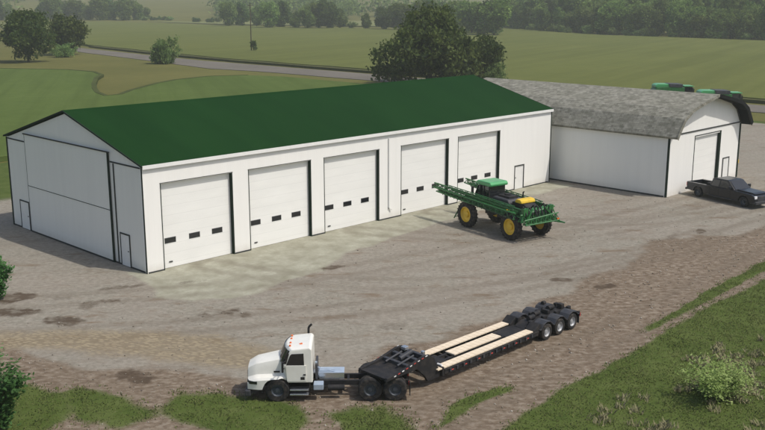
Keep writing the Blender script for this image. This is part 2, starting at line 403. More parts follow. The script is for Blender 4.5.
each(MB().box(53.7, 53.83, BY0-.05, BY0-.002, 0, 2.1).box(54.92, 55.05, BY0-.05, BY0-.002, 0, 2.1).box(53.7, 55.05, BY0-.05, BY0-.002, 2.102, 2.2), 'door_frame', 'trimdark', ld)
MB().box(BX0-.04, BX0+.13, BY0-.04, BY0+.1, 0, BH+.1).build('corner_trim', 'trimgreen', barn)
MB().box(BX1-.2, BX1+.06, BY0-.05, BY0+.25, 0, BH+.02).build('corner_trim', 'trimgreen', barn)
MB().box(BX0-.03, BX0-.001, BY0+.2, BY1-.3, 0, .12).build('base_flashing', 'trimdark', barn)
MB().box(BX1+.063, BX1+.2, BY0-.05, BY0+.2, 1.3, 1.65).build('wall_box', 'yellow', barn, bevel=.02)

# ------------------------------------------------------------------ highway tractor
tr = thing('semi_truck', (-5.66,-19.7,0), R(135.9), 'white day-cab semi truck hitched to the black low-loader trailer', 'truck')
MB().box(-5.5, .95, .28, .4, .5, .72).box(-5.5, .95, -.4, -.28, .5, .72).box(-3.0,-2.9,-.28,.28,.52,.7).box(-5.45,-5.35,-.28,.28,.52,.7).box(-1.9,-1.8,-.28,.28,.52,.7).build('frame', 'black', tr, bevel=.01)
# hood with flared fenders
def hoodsec(x):
    t = (x+.4)/1.65                 # 0 at cowl, 1 at nose
    top = 1.90-.36*t-.12*max(0, t-.8)/.2; hw = .66-.10*t-.06*max(0, t-.85)/.15
    fw = .97-.12*max(0, t-.75)/.25; fz = 1.14-.12*t-.1*max(0, t-.8)/.2
    if t < .15: fw = .97-.1*(1-t/.15); fz = 1.14+.02
    bz = .56
    if abs(x) < .62: bz = .5+math.sqrt(max(0, .62**2-x*x))*.93
    bz = min(bz, fz-.1)
    hp = [(.0,top), (hw*.6,top-.01), (hw*.9,top-.08), (hw,top-.24), (hw+.04,fz+.06), (hw+.12,fz), (fw-.08,fz-.02), (fw,fz-.1), (fw,bz), (.55,bz), (.5,.75)]
    return [(x, y, z) for y, z in hp]+[(x, -y, z) for y, z in hp[::-1][:-1]]
xs = [-.4,-.3,-.15,-.62+.01+.0] if False else [-.4,-.2,-.05,.1,.25,.4,.52,.6,.63,.75,.9,1.02,1.12,1.2,1.25]
b = MB(); b.loft([hoodsec(x) for x in xs]); hood = b.build('hood', 'truckwhite', tr, smooth=35)
g = MB().box(1.245, 1.29, -.36, .36, .62, 1.22)
g.build('grille', 'rim', hood, bevel=.01)
MB().box(1.29, 1.3, -.30, .30, .66, 1.17).build('grille_mesh', 'blackgrey', hood)
MB().box(1.2, 1.225, .33, .45, 1.28, 1.34).build('hood_vent', 'black', hood)
for s in (1,-1):
    MB().prism([(.80,.80*s),(1.18,.66*s),(1.275,.62*s),(1.262,.80*s),(1.14,.91*s),(.84,.985*s)][::s], .80, .92, 'z').build('headlight', 'glass', tr, bevel=.01)
    MB().box(-.1, .16, (.70 if s>0 else -.712), (.712 if s>0 else -.70), 1.22, 1.29).build('side_vent', 'black', hood)
MB().box(1.12, 1.36, -.95, .95, .26, .52).build('bumper', 'blackgrey', tr, bevel=.04)
# cab
cp = [(-.30,.86), (-.12,1.60), (-.14,1.72), (-.38,2.24), (-.47,2.34), (-1.36,2.42), (-1.46,2.34), (-1.48,.86)]
b = MB()
rings = []
def crv(y): return -.26*(abs(y)/.97)**2.2
b.loft([[(x+(crv(y)+.10 if x > -.6 else 0), y*(.945 if z > 2 else 1), z-(.05*(abs(y)/.97)**4 if z > 2.2 else 0)) for x, z in cp] for y in (.97,.90,.7,.4,0,-.4,-.7,-.9,-.97)])
cab = b.build('cab', 'truckwhite', tr, bevel=.035)
WS = MB(); wr = []
for y in (.93,.86,.7,.4,0,-.4,-.7,-.86,-.93):
    k_ = y*.965; f = crv(y)+.10
    wr.append([(-.16+f-.02, y, 1.70), (-.385+f-.02, k_, 2.24), (-.385+f+.03, k_, 2.26), (-.13+f+.03, y, 1.70)])
WS.loft(wr)
WS.build('windshield', 'glass', cab)
for s in (1,-1):
    y0, y1 = (.955, .985) if s > 0 else (-.985, -.955)
    dr = MB().prism([(-.42,.92), (-.36,1.60), (-.40,1.63), (-1.22,1.63), (-1.22,.92)], y0, y1, 'y').build('door', 'truckwhite', tr, bevel=.01)
    yy = (.90, .974) if s > 0 else (-.974, -.90)
    MB().prism([(-.40,1.50), (-.40,1.66), (-.56,2.06), (-.62,2.12), (-1.12,2.14), (-1.14,1.50)], *yy, 'y').build('window', 'glass', dr)
    MB().box(-1.2,-1.1, y0 if s<0 else y1, (y0-.02) if s<0 else (y1+.02), 1.2, 1.25).build('handle', 'black', dr)
    MB().box(-1.15,-.98, (y1 if s>0 else y0-.006), (y1+.006 if s>0 else y0), 1.0, 1.12).build('vent_panel', 'black', dr)
    MB().prism([(-.20,1.70), (-.40,1.70), (-.52,2.12), (-.43,2.2)], *(sorted((s*.945, s*.972))), 'y').build('quarter_glass', 'glass', cab)
    mm = MB().box(-.30,-.22, s*1.2-.07, s*1.2+.07, 1.42, 1.88).build('mirror', 'black', tr, bevel=.02)
    each(MB().tube((-.3, s*.95, 1.5), (-.26, s*1.2, 1.48), .018).tube((-.42, s*.92, 1.85), (-.26, s*1.2, 1.82), .018), 'bracket', 'black', mm)
    st = MB().box(-1.3,-.52, s*.74-.14, s*.74+.24*s+.02, .30, .36) .box(-1.3,-.52, min(s*.6,s*.98), max(s*.6,s*.98), .5, .55)
    st.build('step', 'chrome', tr, bevel=.01)
    MB().box(-1.35,-.5, min(s*.45,s*.8), max(s*.45,s*.8), .28, .62).build('step_box', 'black', tr, bevel=.02)
for y in (-.6,-.25,.25,.6):
    MB().box(-.58,-.5, y-.045, y+.045, 2.345, 2.40).build('marker_light', 'orange', cab, bevel=.01)
MB().box(-1.05,-.98, .38, .5, 2.36, 2.41).box(-.98,-.92,.40,.48,2.36,2.4).build('roof_vent', 'orange', cab)
MB().path([(-1.22,-1.06,.7), (-1.22,-1.06,2.5), (-1.24,-1.06,2.6), (-1.36,-1.06,2.72)], .05, 12).build('exhaust_stack', 'black', tr, smooth=40)
MB().tube((-1.22,-1.06,.9), (-1.22,-1.06,1.9), .075, 12).build('exhaust_shield', 'blackgrey', tr, smooth=40)
MB().box(-1.66,-1.56, -.5, .5, .8, 1.5).build('air_duct', 'blackgrey', tr, bevel=.03)
MB().tube((-1.6,.35,1.25),(-1.6,.35,1.55),.05).tube((-1.62,.1,1.2),(-2.4,0,1.05),.02).tube((-1.62,.2,1.25),(-2.4,.1,1.0),.02).build('air_hoses', 'alu', tr)
MB().box(-2.78,-1.72, -.42, .22, .94, 1.0).build('deck_plate', 'alu', tr, bevel=.01)
MB().box(-2.78,-1.72, .222, .26, .72, 1.0).box(-1.71,-1.67,-.4,.2,.72,1.05).build('plate_edge', 'chrome', tr)
MB().box(-1.92,-1.5, .50, .92, .5, .76).build('battery_box', 'alu', tr, bevel=.03)
MB().lathe([(0,.05),(0,.24),(1.1,.24),(1.1,.05)], (0,0,0), 20, 'z').build('fuel_tank', 'chrome', tr, smooth=40)
ft = tr.children[-1] if False else [o for o in col.objects if o.name.startswith('fuel_tank')][-1]
ft.rotation_euler = (0, -PI/2, 0); ft.location = (-1.45,-.72,.52)
MB().lathe([(0,.03),(0,.13),(.7,.13),(.7,.03)], (0,0,0), 16, 'z').build('air_tank', 'black', tr, smooth=40)
at_ = [o for o in col.objects if o.name.startswith('air_tank')][-1]; at_.rotation_euler = (0,-PI/2,0); at_.location = (-2.1,.6,.48)
MB().prism([(-4.95,.92),(-3.75,.92),(-3.75,.98),(-4.95,.98)], -.42, .42, 'y').lathe([(.0,.1),(.0,.42),(.05,.40),(.05,.1)], (-4.3,0,.97), 20, 'z').build('fifth_wheel', 'black', tr)
for s in (1,-1):
    wheel(tr, 0, s*.84, .5, .5, .26, 'rimdark', s)
    for x in (-3.87,-4.92):
        wheel(tr, x, s*.84, .5, .5, .24, 'rimdark', s); wheel(tr, x, s*.56, .5, .5, .24, 'rimdark', s)
    MB().box(-5.56,-5.53, s*.72-.26, s*.72+.26, .25, .8).build('mud_flap', 'rubber', tr)
    MB().box(-5.54,-5.5, s*.5-.1, s*.5+.1, .55,.65).build('tail_light', 'red', tr)
for x in (0,-3.87,-4.92): MB().tube((x,-.8,.5),(x,.8,.5),.08,10).build('axle', 'black', tr)

# ------------------------------------------------------------------ low-loader trailer (origin under the deck front, x to the rear)
tl = thing('lowboy_trailer', (0,-23.02,0), R(-.4), 'long black low-loader trailer with wooden deck strips', 'trailer')
gp = [(-3.35,1.02), (-3.3,1.16), (-2.3,1.26), (-1.1,1.52), (-.7,1.50), (-.42,1.3), (-.14,.74), (-.02,.72), (-.02,.3), (-.8,.3), (-1.0,.6), (-1.5,1.06)]
for s in (1,-1):
    y0, y1 = (.72,.86) if s > 0 else (-.86,-.72)
    rl = MB().prism(gp, y0, y1, 'y').build('gooseneck_rail', 'black', tl, bevel=.015)
    yo = s*.862
    for k in range(9):
        t0 = k/9; xa = -2.9+k*.24; za = 1.13+(xa+2.9)*.19
        MB().bar((xa,yo,za), (xa+.12,yo,za+.02), .012, .04).build('reflective_tape', 'tapered' if k%2 else 'tapewhite', rl)
MB().prism([(-3.3,1.04),(-2.2,1.06),(-1.2,1.2),(-.9,1.2),(-.9,1.28),(-1.2,1.3),(-2.3,1.14),(-3.3,1.12)], -.718, .718, 'y').build('gooseneck_plate', 'black', tl)
for x, z in ((-1.9,1.27),(-1.35,1.38),(-.85,1.42)):
    MB().box(x-.09, x+.09, -.716, .716, z-.14, z+.06).build('gooseneck_crossmember', 'blackgrey', tl, bevel=.02)
MB().tube((-1.7,0,1.36),(-.95,0,1.5),.12,12).tube((-2.2,.35,1.28),(-1.2,.35,1.46),.05,10).tube((-2.2,-.35,1.28),(-1.2,-.35,1.46),.05,10).build('hydraulic_ram', 'blackgrey', tl, smooth=40)
each(MB().box(-1.05,-.8,.3,.55,1.46,1.62).box(-.75,-.6,-.5,-.35,1.4,1.56), 'valve_box', 'chrome', tl, .02)
MB().box(-.42,-.3, -.7,.7, .36,1.15).build('gooseneck_bulkhead', 'black', tl)
MB().tube((-4.25+1.6,0,.92),(-4.25+1.6,0,1.04),.06).build('kingpin', 'black', tl)
for s in (1,-1):
    MB().box(-.14,-.1, s*.6-.06, s*.6+.06, .86,.96).build('front_lamp', 'tapewhite', tl, bevel=.01)
    MB().box(-.02, .1, min(s*.55,s*1.0), max(s*.55,s*1.0), .34, .76).build('deck_nose', 'black', tl, bevel=.02)
    lp = MB().tube((.1, s*.85, .79),(.1, s*.6,.79),.05,8).build('hook', 'tapewhite', tl)
for s in (1,-1):
    y0, y1 = sorted((s*.88, s*1.02))
    bm_ = MB().box(0.1, 7.0, y0, y1, .42, .66).box(.1, 7.0, min(s*.84,s*1.05), max(s*.84,s*1.05), .60,.64).build('side_beam', 'black', tl, bevel=.01)
    for k in range(14):
        xx = .45+k*.46
        MB().box(xx-.05, xx+.05, *sorted((s*1.022, s*1.08)), .46, .62).build('stake_pocket', 'blackgrey', bm_)
        if k % 2 == 0: MB().box(xx+.12, xx+.24, *sorted((s*1.021, s*1.03)), .48, .53).build('reflective_tape', 'tapered', bm_)
    yw = sorted((s*.55, s*.98)) 
    MB().box(-.02 if s > 0 else -.3, 6.95 if s > 0 else 6.6, yw[0], yw[1], .67, .73).build('wood_strip', 'wood', tl, bevel=.006)
MB().box(1.6, 5.0, -.28, .28, .67, .73).build('wood_strip', 'wood', tl, bevel=.006)
MB().box(.1, 7.0, -.28,-.14,.34,.64).box(.1,7.0,.14,.28,.34,.64).build('centre_beam', 'black', tl)
cm = MB()
for k in range(18): cm.box(.3+k*.38, .37+k*.38, -.878,.878,.45,.6)
cm.box(.1,1.0,-.5,.5,.58,.645).box(5.25,6.9,-.5,.5,.58,.645)
cm.build('deck_crossmembers', 'black', tl)
MB().prism([(6.75,.42),(7.05,.42),(7.5,.62),(10.6,.62),(10.6,.84),(7.3,.84),(6.75,.66)], -.3, .3, 'y').build('bogie_frame', 'black', tl, bevel=.02)
for s in (1,-1):
    MB().prism([(6.65,.5),(7.1,.5),(7.25,.9),(7.1,1.0),(6.65,.72)], *sorted((s*.45,s*1.0)), 'y').build('transition_ramp', 'black', tl, bevel=.02)
    # wavy fender over three wheels
    pts = [(7.05,.72)]
    for k, xc in enumerate((7.72,8.82,9.92)):
        for a in (155,125,95,65,35): pts.append((xc+.56*math.cos(R(a)), .42+.56*math.sin(R(a))+.02))
    pts += [(10.55,.75),(10.55,.70)]
    low = [(x*1.0, z-.05) for x, z in pts[::-1]]
    ring = pts+low
    MB().loft([[(x, y, z) for x, z in ring] for y in (s*.46, s*1.05)]).build('fender', 'blackgrey', tl, bevel=.01)
    for xc in (8.27, 9.37, 7.2, 10.45):
        MB().box(xc-.12, xc+.12, *sorted((s*.3,s*.47)), .66,.98).build('suspension_hanger', 'black', tl, bevel=.02)
    for xc in (7.72,8.82,9.92):
        wheel(tl, xc, s*.92, .42, .42, .24, 'rim', s, rim=.6); wheel(tl, xc, s*.64, .42, .42, .24, 'rimdark', s, rim=.6)
    MB().box(10.6,10.66, s*.8-.2, s*.8+.2, .55,.72).build('tail_light', 'red', tl)
    MB().box(10.5,10.53, s*.8-.22, s*.8+.22, .2,.62).build('mud_flap', 'rubber', tl)
for xc in (7.72,8.82,9.92): MB().tube((xc,-.9,.42),(xc,.9,.42),.07,10).build('axle', 'black', tl)
MB().box(10.5,10.6,-1.02,1.02,.55,.8).build('rear_bumper', 'black', tl, bevel=.02)
for x, y in ((9.6,.15),(8.3,.1),(7.6,-.1)):
    MB().tube((x-.22,y,.98),(x+.22,y,.98),.13,14).build('air_tank', 'black', tl, smooth=40)
each(MB().tube((9.75,.75,1.02),(9.95,.75,1.02),.12,12).box(10.1,10.35,-.2,.1,.84,1.1).box(8.9,9.1,-.2,.2,.84,1.05), 'control_box', 'black', tl, .02)

# ------------------------------------------------------------------ crop sprayer
sp = thing('crop_sprayer', (24.35,-8.55,0), R(79.5), 'green and yellow high-clearance crop sprayer parked before the open yard doors', 'sprayer')
sp['label'] = 'green high-clearance crop sprayer on tall yellow wheels with folded spray booms'
for s in (1,-1):
    for xx in (2.38,-2.38):
        wheel(sp, xx, s*1.42, .95, .95, .44, 'yellow', s, rim=.62, tread=True)
        lg = MB().box(xx-.14, xx+.14, *sorted((s*1.0,s*1.16)), .85, 1.75).bar((xx,s*1.1,1.7),(xx,s*.5,1.75),.22,.2).tube((xx,s*1.1,.95),(xx,s*1.3,.95),.17,12)
        lg.build('wheel_leg', 'green', sp, bevel=.02)
        MB().prism([(xx-.5,1.98),(xx-.3,2.06),(xx+.3,2.06),(xx+.5,1.98),(xx+.5,1.95),(xx-.5,1.95)], *sorted((s*1.22,s*1.62)), 'y').build('fender', 'green', sp)
MB().box(-3.0,3.1,.42,.6,1.45,1.72).box(-3.0,3.1,-.6,-.42,1.45,1.72).box(2.0,2.7,-.42,.42,1.5,1.7).box(-2.7,-2.0,-.42,.42,1.5,1.7).box(-.2,.2,-.42,.42,1.5,1.7).build('chassis', 'green', sp, bevel=.02)
# cab: glass box under a light green roof
cb = MB().prism([(.75,1.75),(.7,2.0),(.75,3.21),(2.0,3.21),(2.35,2.5),(2.3,1.95),(2.1,1.75)], -.72, .72, 'y').build('cab', 'glass', sp, bevel=.04)
pp = MB()
for s in (1,-1):
    pp.bar((.76,s*.73,1.8),(.8,s*.73,3.2),.07,.07).bar((1.35,s*.735,1.8),(1.35,s*.735,3.2),.06,.06).bar((2.33,s*.73,2.45),(2.0,s*.73,3.1),.07,.07).bar((2.1,s*.73,1.78),(2.33,s*.73,2.45),.07,.07)
pp.box(.72,2.2,-.76,.76,1.7,1.84); pp.build('cab_pillars', 'black', cb)
MB().prism([(.55,3.2),(.5,3.36),(.65,3.52),(2.0,3.52),(2.25,3.38),(2.3,3.22)], -.84, .84, 'y').build('cab_roof', 'greenlite', cb, bevel=.06)
for s in (1,-1):
    MB().box(2.3,2.4, s*.6-.12, s*.6+.12, 3.14,3.22).build('work_light', 'tapewhite', cb)
    MB().tube((2.1,s*.8,3.05),(2.2,s*1.15,3.0),.02).box(2.14,2.22,s*1.15-.1,s*1.15+.1,2.55,3.05).build('mirror', 'black', cb)
# nose platform and rails in front of cab, ladder
MB().prism([(2.3,1.75),(2.5,2.15),(3.2,2.05),(3.35,1.7),(3.1,1.5),(2.3,1.5)], -.55, .55, 'y').build('nose', 'green', sp, bevel=.05)
ldr = MB().bar((2.95,1.0,1.75),(3.65,1.25,.45),.05,.08).bar((2.95,1.45,1.75),(3.65,1.65,.45),.05,.08)
for k in range(5):
    t = .1+k*.2; ldr.bar((2.95+.7*t,1.0+.25*t,1.75-1.3*t),(2.95+.7*t,1.45+.2*t,1.75-1.3*t),.12,.03)
ldr.build('ladder', 'green', sp)
MB().path([(.9,1.1,1.8),(.9,1.1,2.6),(1.7,1.1,2.6),(1.7,1.1,1.8)], .022).box(.4,2.9,.78,1.2,1.74,1.80).build('side_platform', 'black', sp)
# solution tank, engine, yellow top piece
MB().prism([(-1.35,1.7),(-1.4,2.3),(-1.2,2.55),(.35,2.6),(.5,2.4),(.5,1.7)], -.75, .75, 'y').build('solution_tank', 'blackgrey', sp, bevel=.1)
MB().box(-1.0,.2,-.45,.45,2.55,2.72).tube((-.4,0,2.7),(-.4,0,2.82),.24,14).build('tank_lid', 'black', sp, bevel=.03)
MB().box(-.9,.0,.752,.80,1.9,2.2).build('tank_panel', 'alu', sp, bevel=.02)
eng = MB().prism([(-2.9,1.7),(-2.95,2.3),(-2.7,2.45),(-1.45,2.5),(-1.42,1.7)], -.55, .55, 'y').build('engine_hood', 'black', sp, bevel=.06)
MB().prism([(-2.5,2.47),(-2.45,2.66),(-2.3,2.74),(-2.0,2.76),(-1.85,2.68),(-1.8,2.47)], -.75, .62, 'y').build('yellow_cover', 'yellow', eng, bevel=.06)
MB().path([(-1.45,-.5,2.4),(-1.45,-.5,3.0),(-1.55,-.5,3.08)], .05).build('exhaust_pipe', 'black', eng)
MB().lathe([(0,.05),(0,.32),(.06,.34),(.5,.34),(.5,.05)], (-1.8,.95,1.5), 16, 'z').build('rinse_tank', 'yellow', sp, smooth=40)
MB().box(-1.3,-.4,.62,1.0,1.2,1.6).box(.0,.9,.62,1.0,1.25,1.6).build('pump_box', 'black', sp, bevel=.03)
# folded booms: lattice trusses along both sides from behind the rear to beyond the nose
def truss(b, p0, p1, h, w, n, r=.028):
    p0 = Vector(p0); p1 = Vector(p1); d = (p1-p0); dn_ = d.normalized(); sd_ = dn_.cross(Vector((0,0,1))).normalized()*w/2
    A = [p0+d*i/n for i in range(n+1)]
    up = Vector((0,0,h))
    b.tube(p0-sd_, p1-sd_, r*1.3, 6); b.tube(p0+sd_, p1+sd_, r*1.3, 6); b.tube(p0+up, p1+up*.6, r*1.5, 6)
    for i in range(n):
        u0 = up*(1-.4*i/n); u1 = up*(1-.4*(i+1)/n)
        m = (A[i]+A[i+1])/2+(u0+u1)/2
        for s_ in (-1,1):
            b.tube(A[i]+sd_*s_, m, r*.8, 5); b.tube(m, A[i+1]+sd_*s_, r*.8, 5)
        b.tube(A[i]-sd_, A[i]+sd_, r*.8, 5)
for s in (1,-1):
    b = MB()
    truss(b, (-3.3,s*1.25,1.75), (6.2,s*1.55,2.42), .5, .3, 16, .04)
    truss(b, (-3.0,s*1.62,1.6), (5.6,s*1.75,2.2), .38, .22, 14, .034)
    truss(b, (-2.6,s*1.35,2.15), (4.6,s*1.5,2.62), .28, .2, 12, .022)
    b.bar((-3.0,s*1.35,1.72),(5.6,s*1.55,2.32),.05,.26).bar((-3.0,s*1.35,2.1),(4.2,s*1.5,2.5),.05,.14)
    bo = b.build('folded_boom', 'green', sp)
    nz = MB()
    for k in range(18): nz.box(-2.8+k*.45,-2.76+k*.45,s*1.8-.02,s*1.8+.02,1.55+k*.028,1.66+k*.028)
    nz.bar((-2.9,s*1.8,1.66),(5.0,s*1.84,2.14),.03,.03)
    nz.build('nozzle_line', 'black', bo)
    MB().box(2.7,2.8, s*.95-.03, s*1.5, 1.7,2.3).build('boom_rest', 'green', sp)
for s in (1,-1):
    MB().prism([(-2.7,1.5),(-2.8,1.95),(-1.2,2.05),(2.4,2.15),(2.6,1.75),(1.0,1.5)], *sorted((s*.8,s*1.05)), 'y').build('side_panel', 'green', sp, bevel=.04)
MB().prism([(-3.35,1.45),(-3.45,2.1),(-3.1,2.3),(-2.75,2.15),(-2.7,1.45)], -1.15, 1.15, 'y').build('rear_body', 'green', sp, bevel=.05)
# rear centre rack with hanging spray bar
b = MB(); truss(b, (-3.5,-1.6,1.5), (-3.5,1.6,1.5), .75, .45, 8, .045)
truss(b, (-3.9,-1.6,1.35), (-3.9,1.6,1.35), .5, .3, 7, .04)
for s in (1,-1):
    b.bar((-3.0,s*.45,1.6),(-3.55,s*.45,1.4),.1,.12).bar((-2.9,s*.45,2.0),(-3.6,s*.45,1.75),.08,.1)
    b.bar((-3.5,s*1.5,1.4),(-3.3,s*1.3,2.25),.12,.14).bar((-3.7,s*.9,1.4),(-3.45,s*.95,2.35),.12,.12).bar((-3.9,s*1.5,1.3),(-3.6,s*.6,2.3),.08,.1)
    b.box(-3.62,-3.35,s*1.2-.2,s*1.2+.2,1.9,2.4)
b.build('boom_rack', 'green', sp)
b = MB()
for k in range(-6,7):
    z0 = 1.6+.35*math.sin(k*1.7); b.path([(-3.2,k*.22,z0),(-3.6,k*.2,z0+.25),(-3.75,k*.19,1.4)], .035, 6)
b.box(-3.3,-3.1,-.8,.7,1.2,1.6)
for k in range(-4,5): b.path([(-3.0,k*.3,2.1),(-3.4,k*.32,2.45+.1*math.sin(k*2.2)),(-3.7,k*.3,1.9)], .05, 6)
b.build('hose_bundle', 'black', sp)
MB().box(-4.05,-3.98,-1.6,-1.4,1.3,1.5).build('warning_light', 'orange', sp)
MB().bar((-3.9,-1.5,1.3),(-4.45,-1.75,1.2),.08,.08).bar((-3.9,-1.1,1.3),(-4.45,-1.75,1.2),.06,.06).build('tail_arm', 'green', sp)

# ------------------------------------------------------------------ black pickup
pk = thing('pickup_truck', (45.95,-15.55,0), R(254.5), 'black crew-cab pickup parked in front of the curved-roof barn', 'pickup')
hw = 1.05
def arcpts(xc, r, z0=.45): return [(xc+r*math.cos(R(a)), .42+r*math.sin(R(a))) for a in range(0, 181, 20)]
WB = 2.35
low = [(3.42,.5)]+arcpts(WB, .52)+arcpts(-WB, .52)+[(-3.6,.55)]
side = low+[(-3.62,1.12),(-3.55,1.2),(-1.15,1.2),(1.3,1.2),(3.1,1.12),(3.38,1.0),(3.46,.75)]
body = MB().loft([[(x, y, z) for x, z in side] for y in (-hw*.97,-hw,hw,hw*.97)]) if False else MB()
# lower body with an open bed: front solid portion, two bed sides, tailgate
fs = [(3.42,.5)]+arcpts(WB,.52)+[(-1.1,.45),(-1.1,1.18),(1.3,1.2),(3.05,1.14),(3.36,1.02),(3.46,.78)]
body.prism(fs, -hw, hw, 'y')
bs = [(-1.1,.45)]+arcpts(-WB,.52)+[(-3.6,.5),(-3.62,1.15),(-1.1,1.18)]
for s in (1,-1): body.prism(bs, *sorted((s*hw, s*(hw-.28))), 'y')
body.box(-3.6,-1.1,-hw+.28,hw-.28,.6,.72)
body = body.build('body', 'truckblack', pk, bevel=.035)
MB().box(-3.66,-3.58,-hw+.05,hw-.05,.62,1.16).build('tailgate', 'truckblack', pk, bevel=.02)
gh = [(-1.15,1.19),(-1.02,1.84),(-.75,1.9),(.45,1.9),(.65,1.86),(1.42,1.2)]
b = MB().loft([[(x-(.12 if z > 1.5 and x > 0 else 0), y, z) for x, z in gh] if abs(y) < hw*.8 else [(x, y, z) for x, z in gh] for y in (-hw*.8,hw*.8)])
b = MB().loft([[(x, s_*(hw-.03 if z < 1.3 else hw-.2), z) for x, z in gh] for s_ in (-1,1)])
cabp = b.build('cab', 'truckblack', pk, bevel=.05)
for s in (1,-1):
    def gw(pts): return [[(x, s*((hw-.03)-(z-1.19)/(1.86-1.19)*.17)+s*o, z) for x, z in pts] for o in (-.02,.012)]
    MB().loft(gw([(-1.0,1.26),(-.9,1.76),(-.22,1.79),(-.22,1.26)])).build('window', 'glass', cabp)
    MB().loft(gw([(-.12,1.26),(-.12,1.79),(.5,1.77),(1.08,1.30),(1.08,1.26)])).build('window', 'glass', cabp)
    for xa, xb in ((-.98,-.2),(-.12,1.0)):
        dd = MB().box(xa,xb,*sorted((s*hw,s*(hw+.012))),.58,1.15).build('door', 'truckblack', pk)
        MB().box(xa+.05,xa+.22,*sorted((s*(hw+.013),s*(hw+.04))),1.0,1.04).build('handle', 'blackgrey', dd)
    MB().box(.95,1.1,*sorted((s*(hw+.02),s*(hw+.28))),1.22,1.5).build('mirror', 'truckblack', pk, bevel=.03)
    MB().box(3.3,3.44,*sorted((s*.72,s*1.02)),.82,1.04).build('headlight', 'tapewhite', pk, bevel=.02)
    MB().box(-3.64,-3.6,*sorted((s*.95,s*1.045)),.8,1.1).build('tail_light', 'red', pk)
    MB().box(-1.2,1.3,*sorted((s*(hw-.05),s*(hw+.12))),.4,.46).build('running_board', 'blackgrey', pk)
    for xx in (WB,-WB): wheel(pk, xx, s*.93, .43, .43, .28, 'rimdark', s, rim=.62)
MB().loft([[(x, s_*(.86 if z < 1.5 else .78), z) for x, z in ((.70,1.83),(1.36,1.24),(1.39,1.26),(.73,1.85))] for s_ in (-1,1)]).build('windshield', 'glass', cabp)
MB().box(-1.16,-1.12,-.7,.7,1.3,1.75).build('rear_window', 'glass', cabp)
MB().box(3.4,3.47,-.68,.68,.62,1.02).build('grille', 'blackgrey', pk, bevel=.02)
MB().box(3.38,3.6,-hw,hw,.38,.62).build('front_bumper', 'blackgrey', pk, bevel=.04)
MB().box(-3.78,-3.62,-hw,hw,.45,.62).build('rear_bumper', 'blackgrey', pk, bevel=.03)
MB().prism([(1.35,1.2),(3.05,1.14),(3.2,1.16),(2.9,1.24),(1.5,1.29)], -.72, .72, 'y').build('hood', 'truckblack', pk, bevel=.03)
MB().box(-1.75,-1.2,-.75,.75,.75,1.32).build('toolbox', 'black', pk, bevel=.02)
for xx in (WB,-WB): MB().tube((xx,-.9,.43),(xx,.9,.43),.06).build('axle','black',pk)

# ------------------------------------------------------------------ combine harvesters beyond the barn
def combine(loc, rz, label):
    c = thing('combine_harvester', loc, rz, label, 'combine', 'combine harvesters beyond the barn')
    bd = MB().prism([(-4.3,1.3),(-4.45,2.6),(-3.9,3.35),(-1.6,3.5),(1.3,3.3),(1.3,1.2),(-1.0,.9),(-3.0,1.0)], -1.35, 1.35, 'y').build('body', 'green', c, bevel=.1)
    MB().prism([(-4.2,3.3),(-4.1,3.75),(-3.6,3.95),(-1.7,3.95),(-1.5,3.45)], -1.3, 1.3, 'y').build('engine_deck', 'greenlite', bd, bevel=.1)
    MB().prism([(-1.55,3.4),(-1.75,4.0),(.9,3.9),(.8,3.3)], -1.4, 1.4, 'y').build('grain_tank', 'blackgrey', bd, bevel=.05)
    cb = MB().prism([(1.35,1.7),(1.3,3.4),(2.9,3.35),(3.2,2.4),(2.9,1.7)], -.95, .95, 'y').build('cab', 'glass', c, bevel=.06)
    MB().prism([(1.15,3.4),(1.2,3.62),(2.9,3.6),(3.2,3.42)], -1.1, 1.1, 'y').build('cab_roof', 'greenlite', cb, bevel=.06)
    MB().prism([(2.2,1.0),(2.3,1.6),(4.6,.9),(4.6,.3)], -.7, .7, 'y').build('feeder_house', 'green', c, bevel=.04)
    MB().tube((-.2,1.5,3.1),(-3.9,1.55,3.15),.2,12).build('unloading_auger', 'green', c, smooth=40)
    for s in (1,-1):
        wheel(c, 1.6, s*1.65, 1.0, 1.0, .8, 'yellow', s, tread=True); wheel(c, -3.1, s*1.35, .65, .65, .5, 'yellow', s, tread=True)
        MB().box(1.3,1.45,s*1.0-.05,s*1.0+.05,3.0,3.1).tube((2.7,s*1.0,3.3),(2.9,s*1.6,3.1),.03).box(2.85,2.95,s*1.6-.12,s*1.6+.12,2.5,3.1).build('mirror','black',cb)
        MB().box(-3.9,-1.0,*sorted((s*1.352,s*1.37)),1.6,2.0).build('side_stripe','yellow',bd)
    MB().tube((1.6,-1.6,1.0),(1.6,1.6,1.0),.15).tube((-3.1,-1.3,.65),(-3.1,1.3,.65),.12).build('axles','green',c)
    c.scale = (.86,)*3
    return c
combine((*surveyed(674,151),0), R(-44), 'left of two green combine harvesters showing above the grey barn roof')
combine((*surveyed(721,140),0), R(-46), 'right of two green combine harvesters, just behind the peak of the barn')

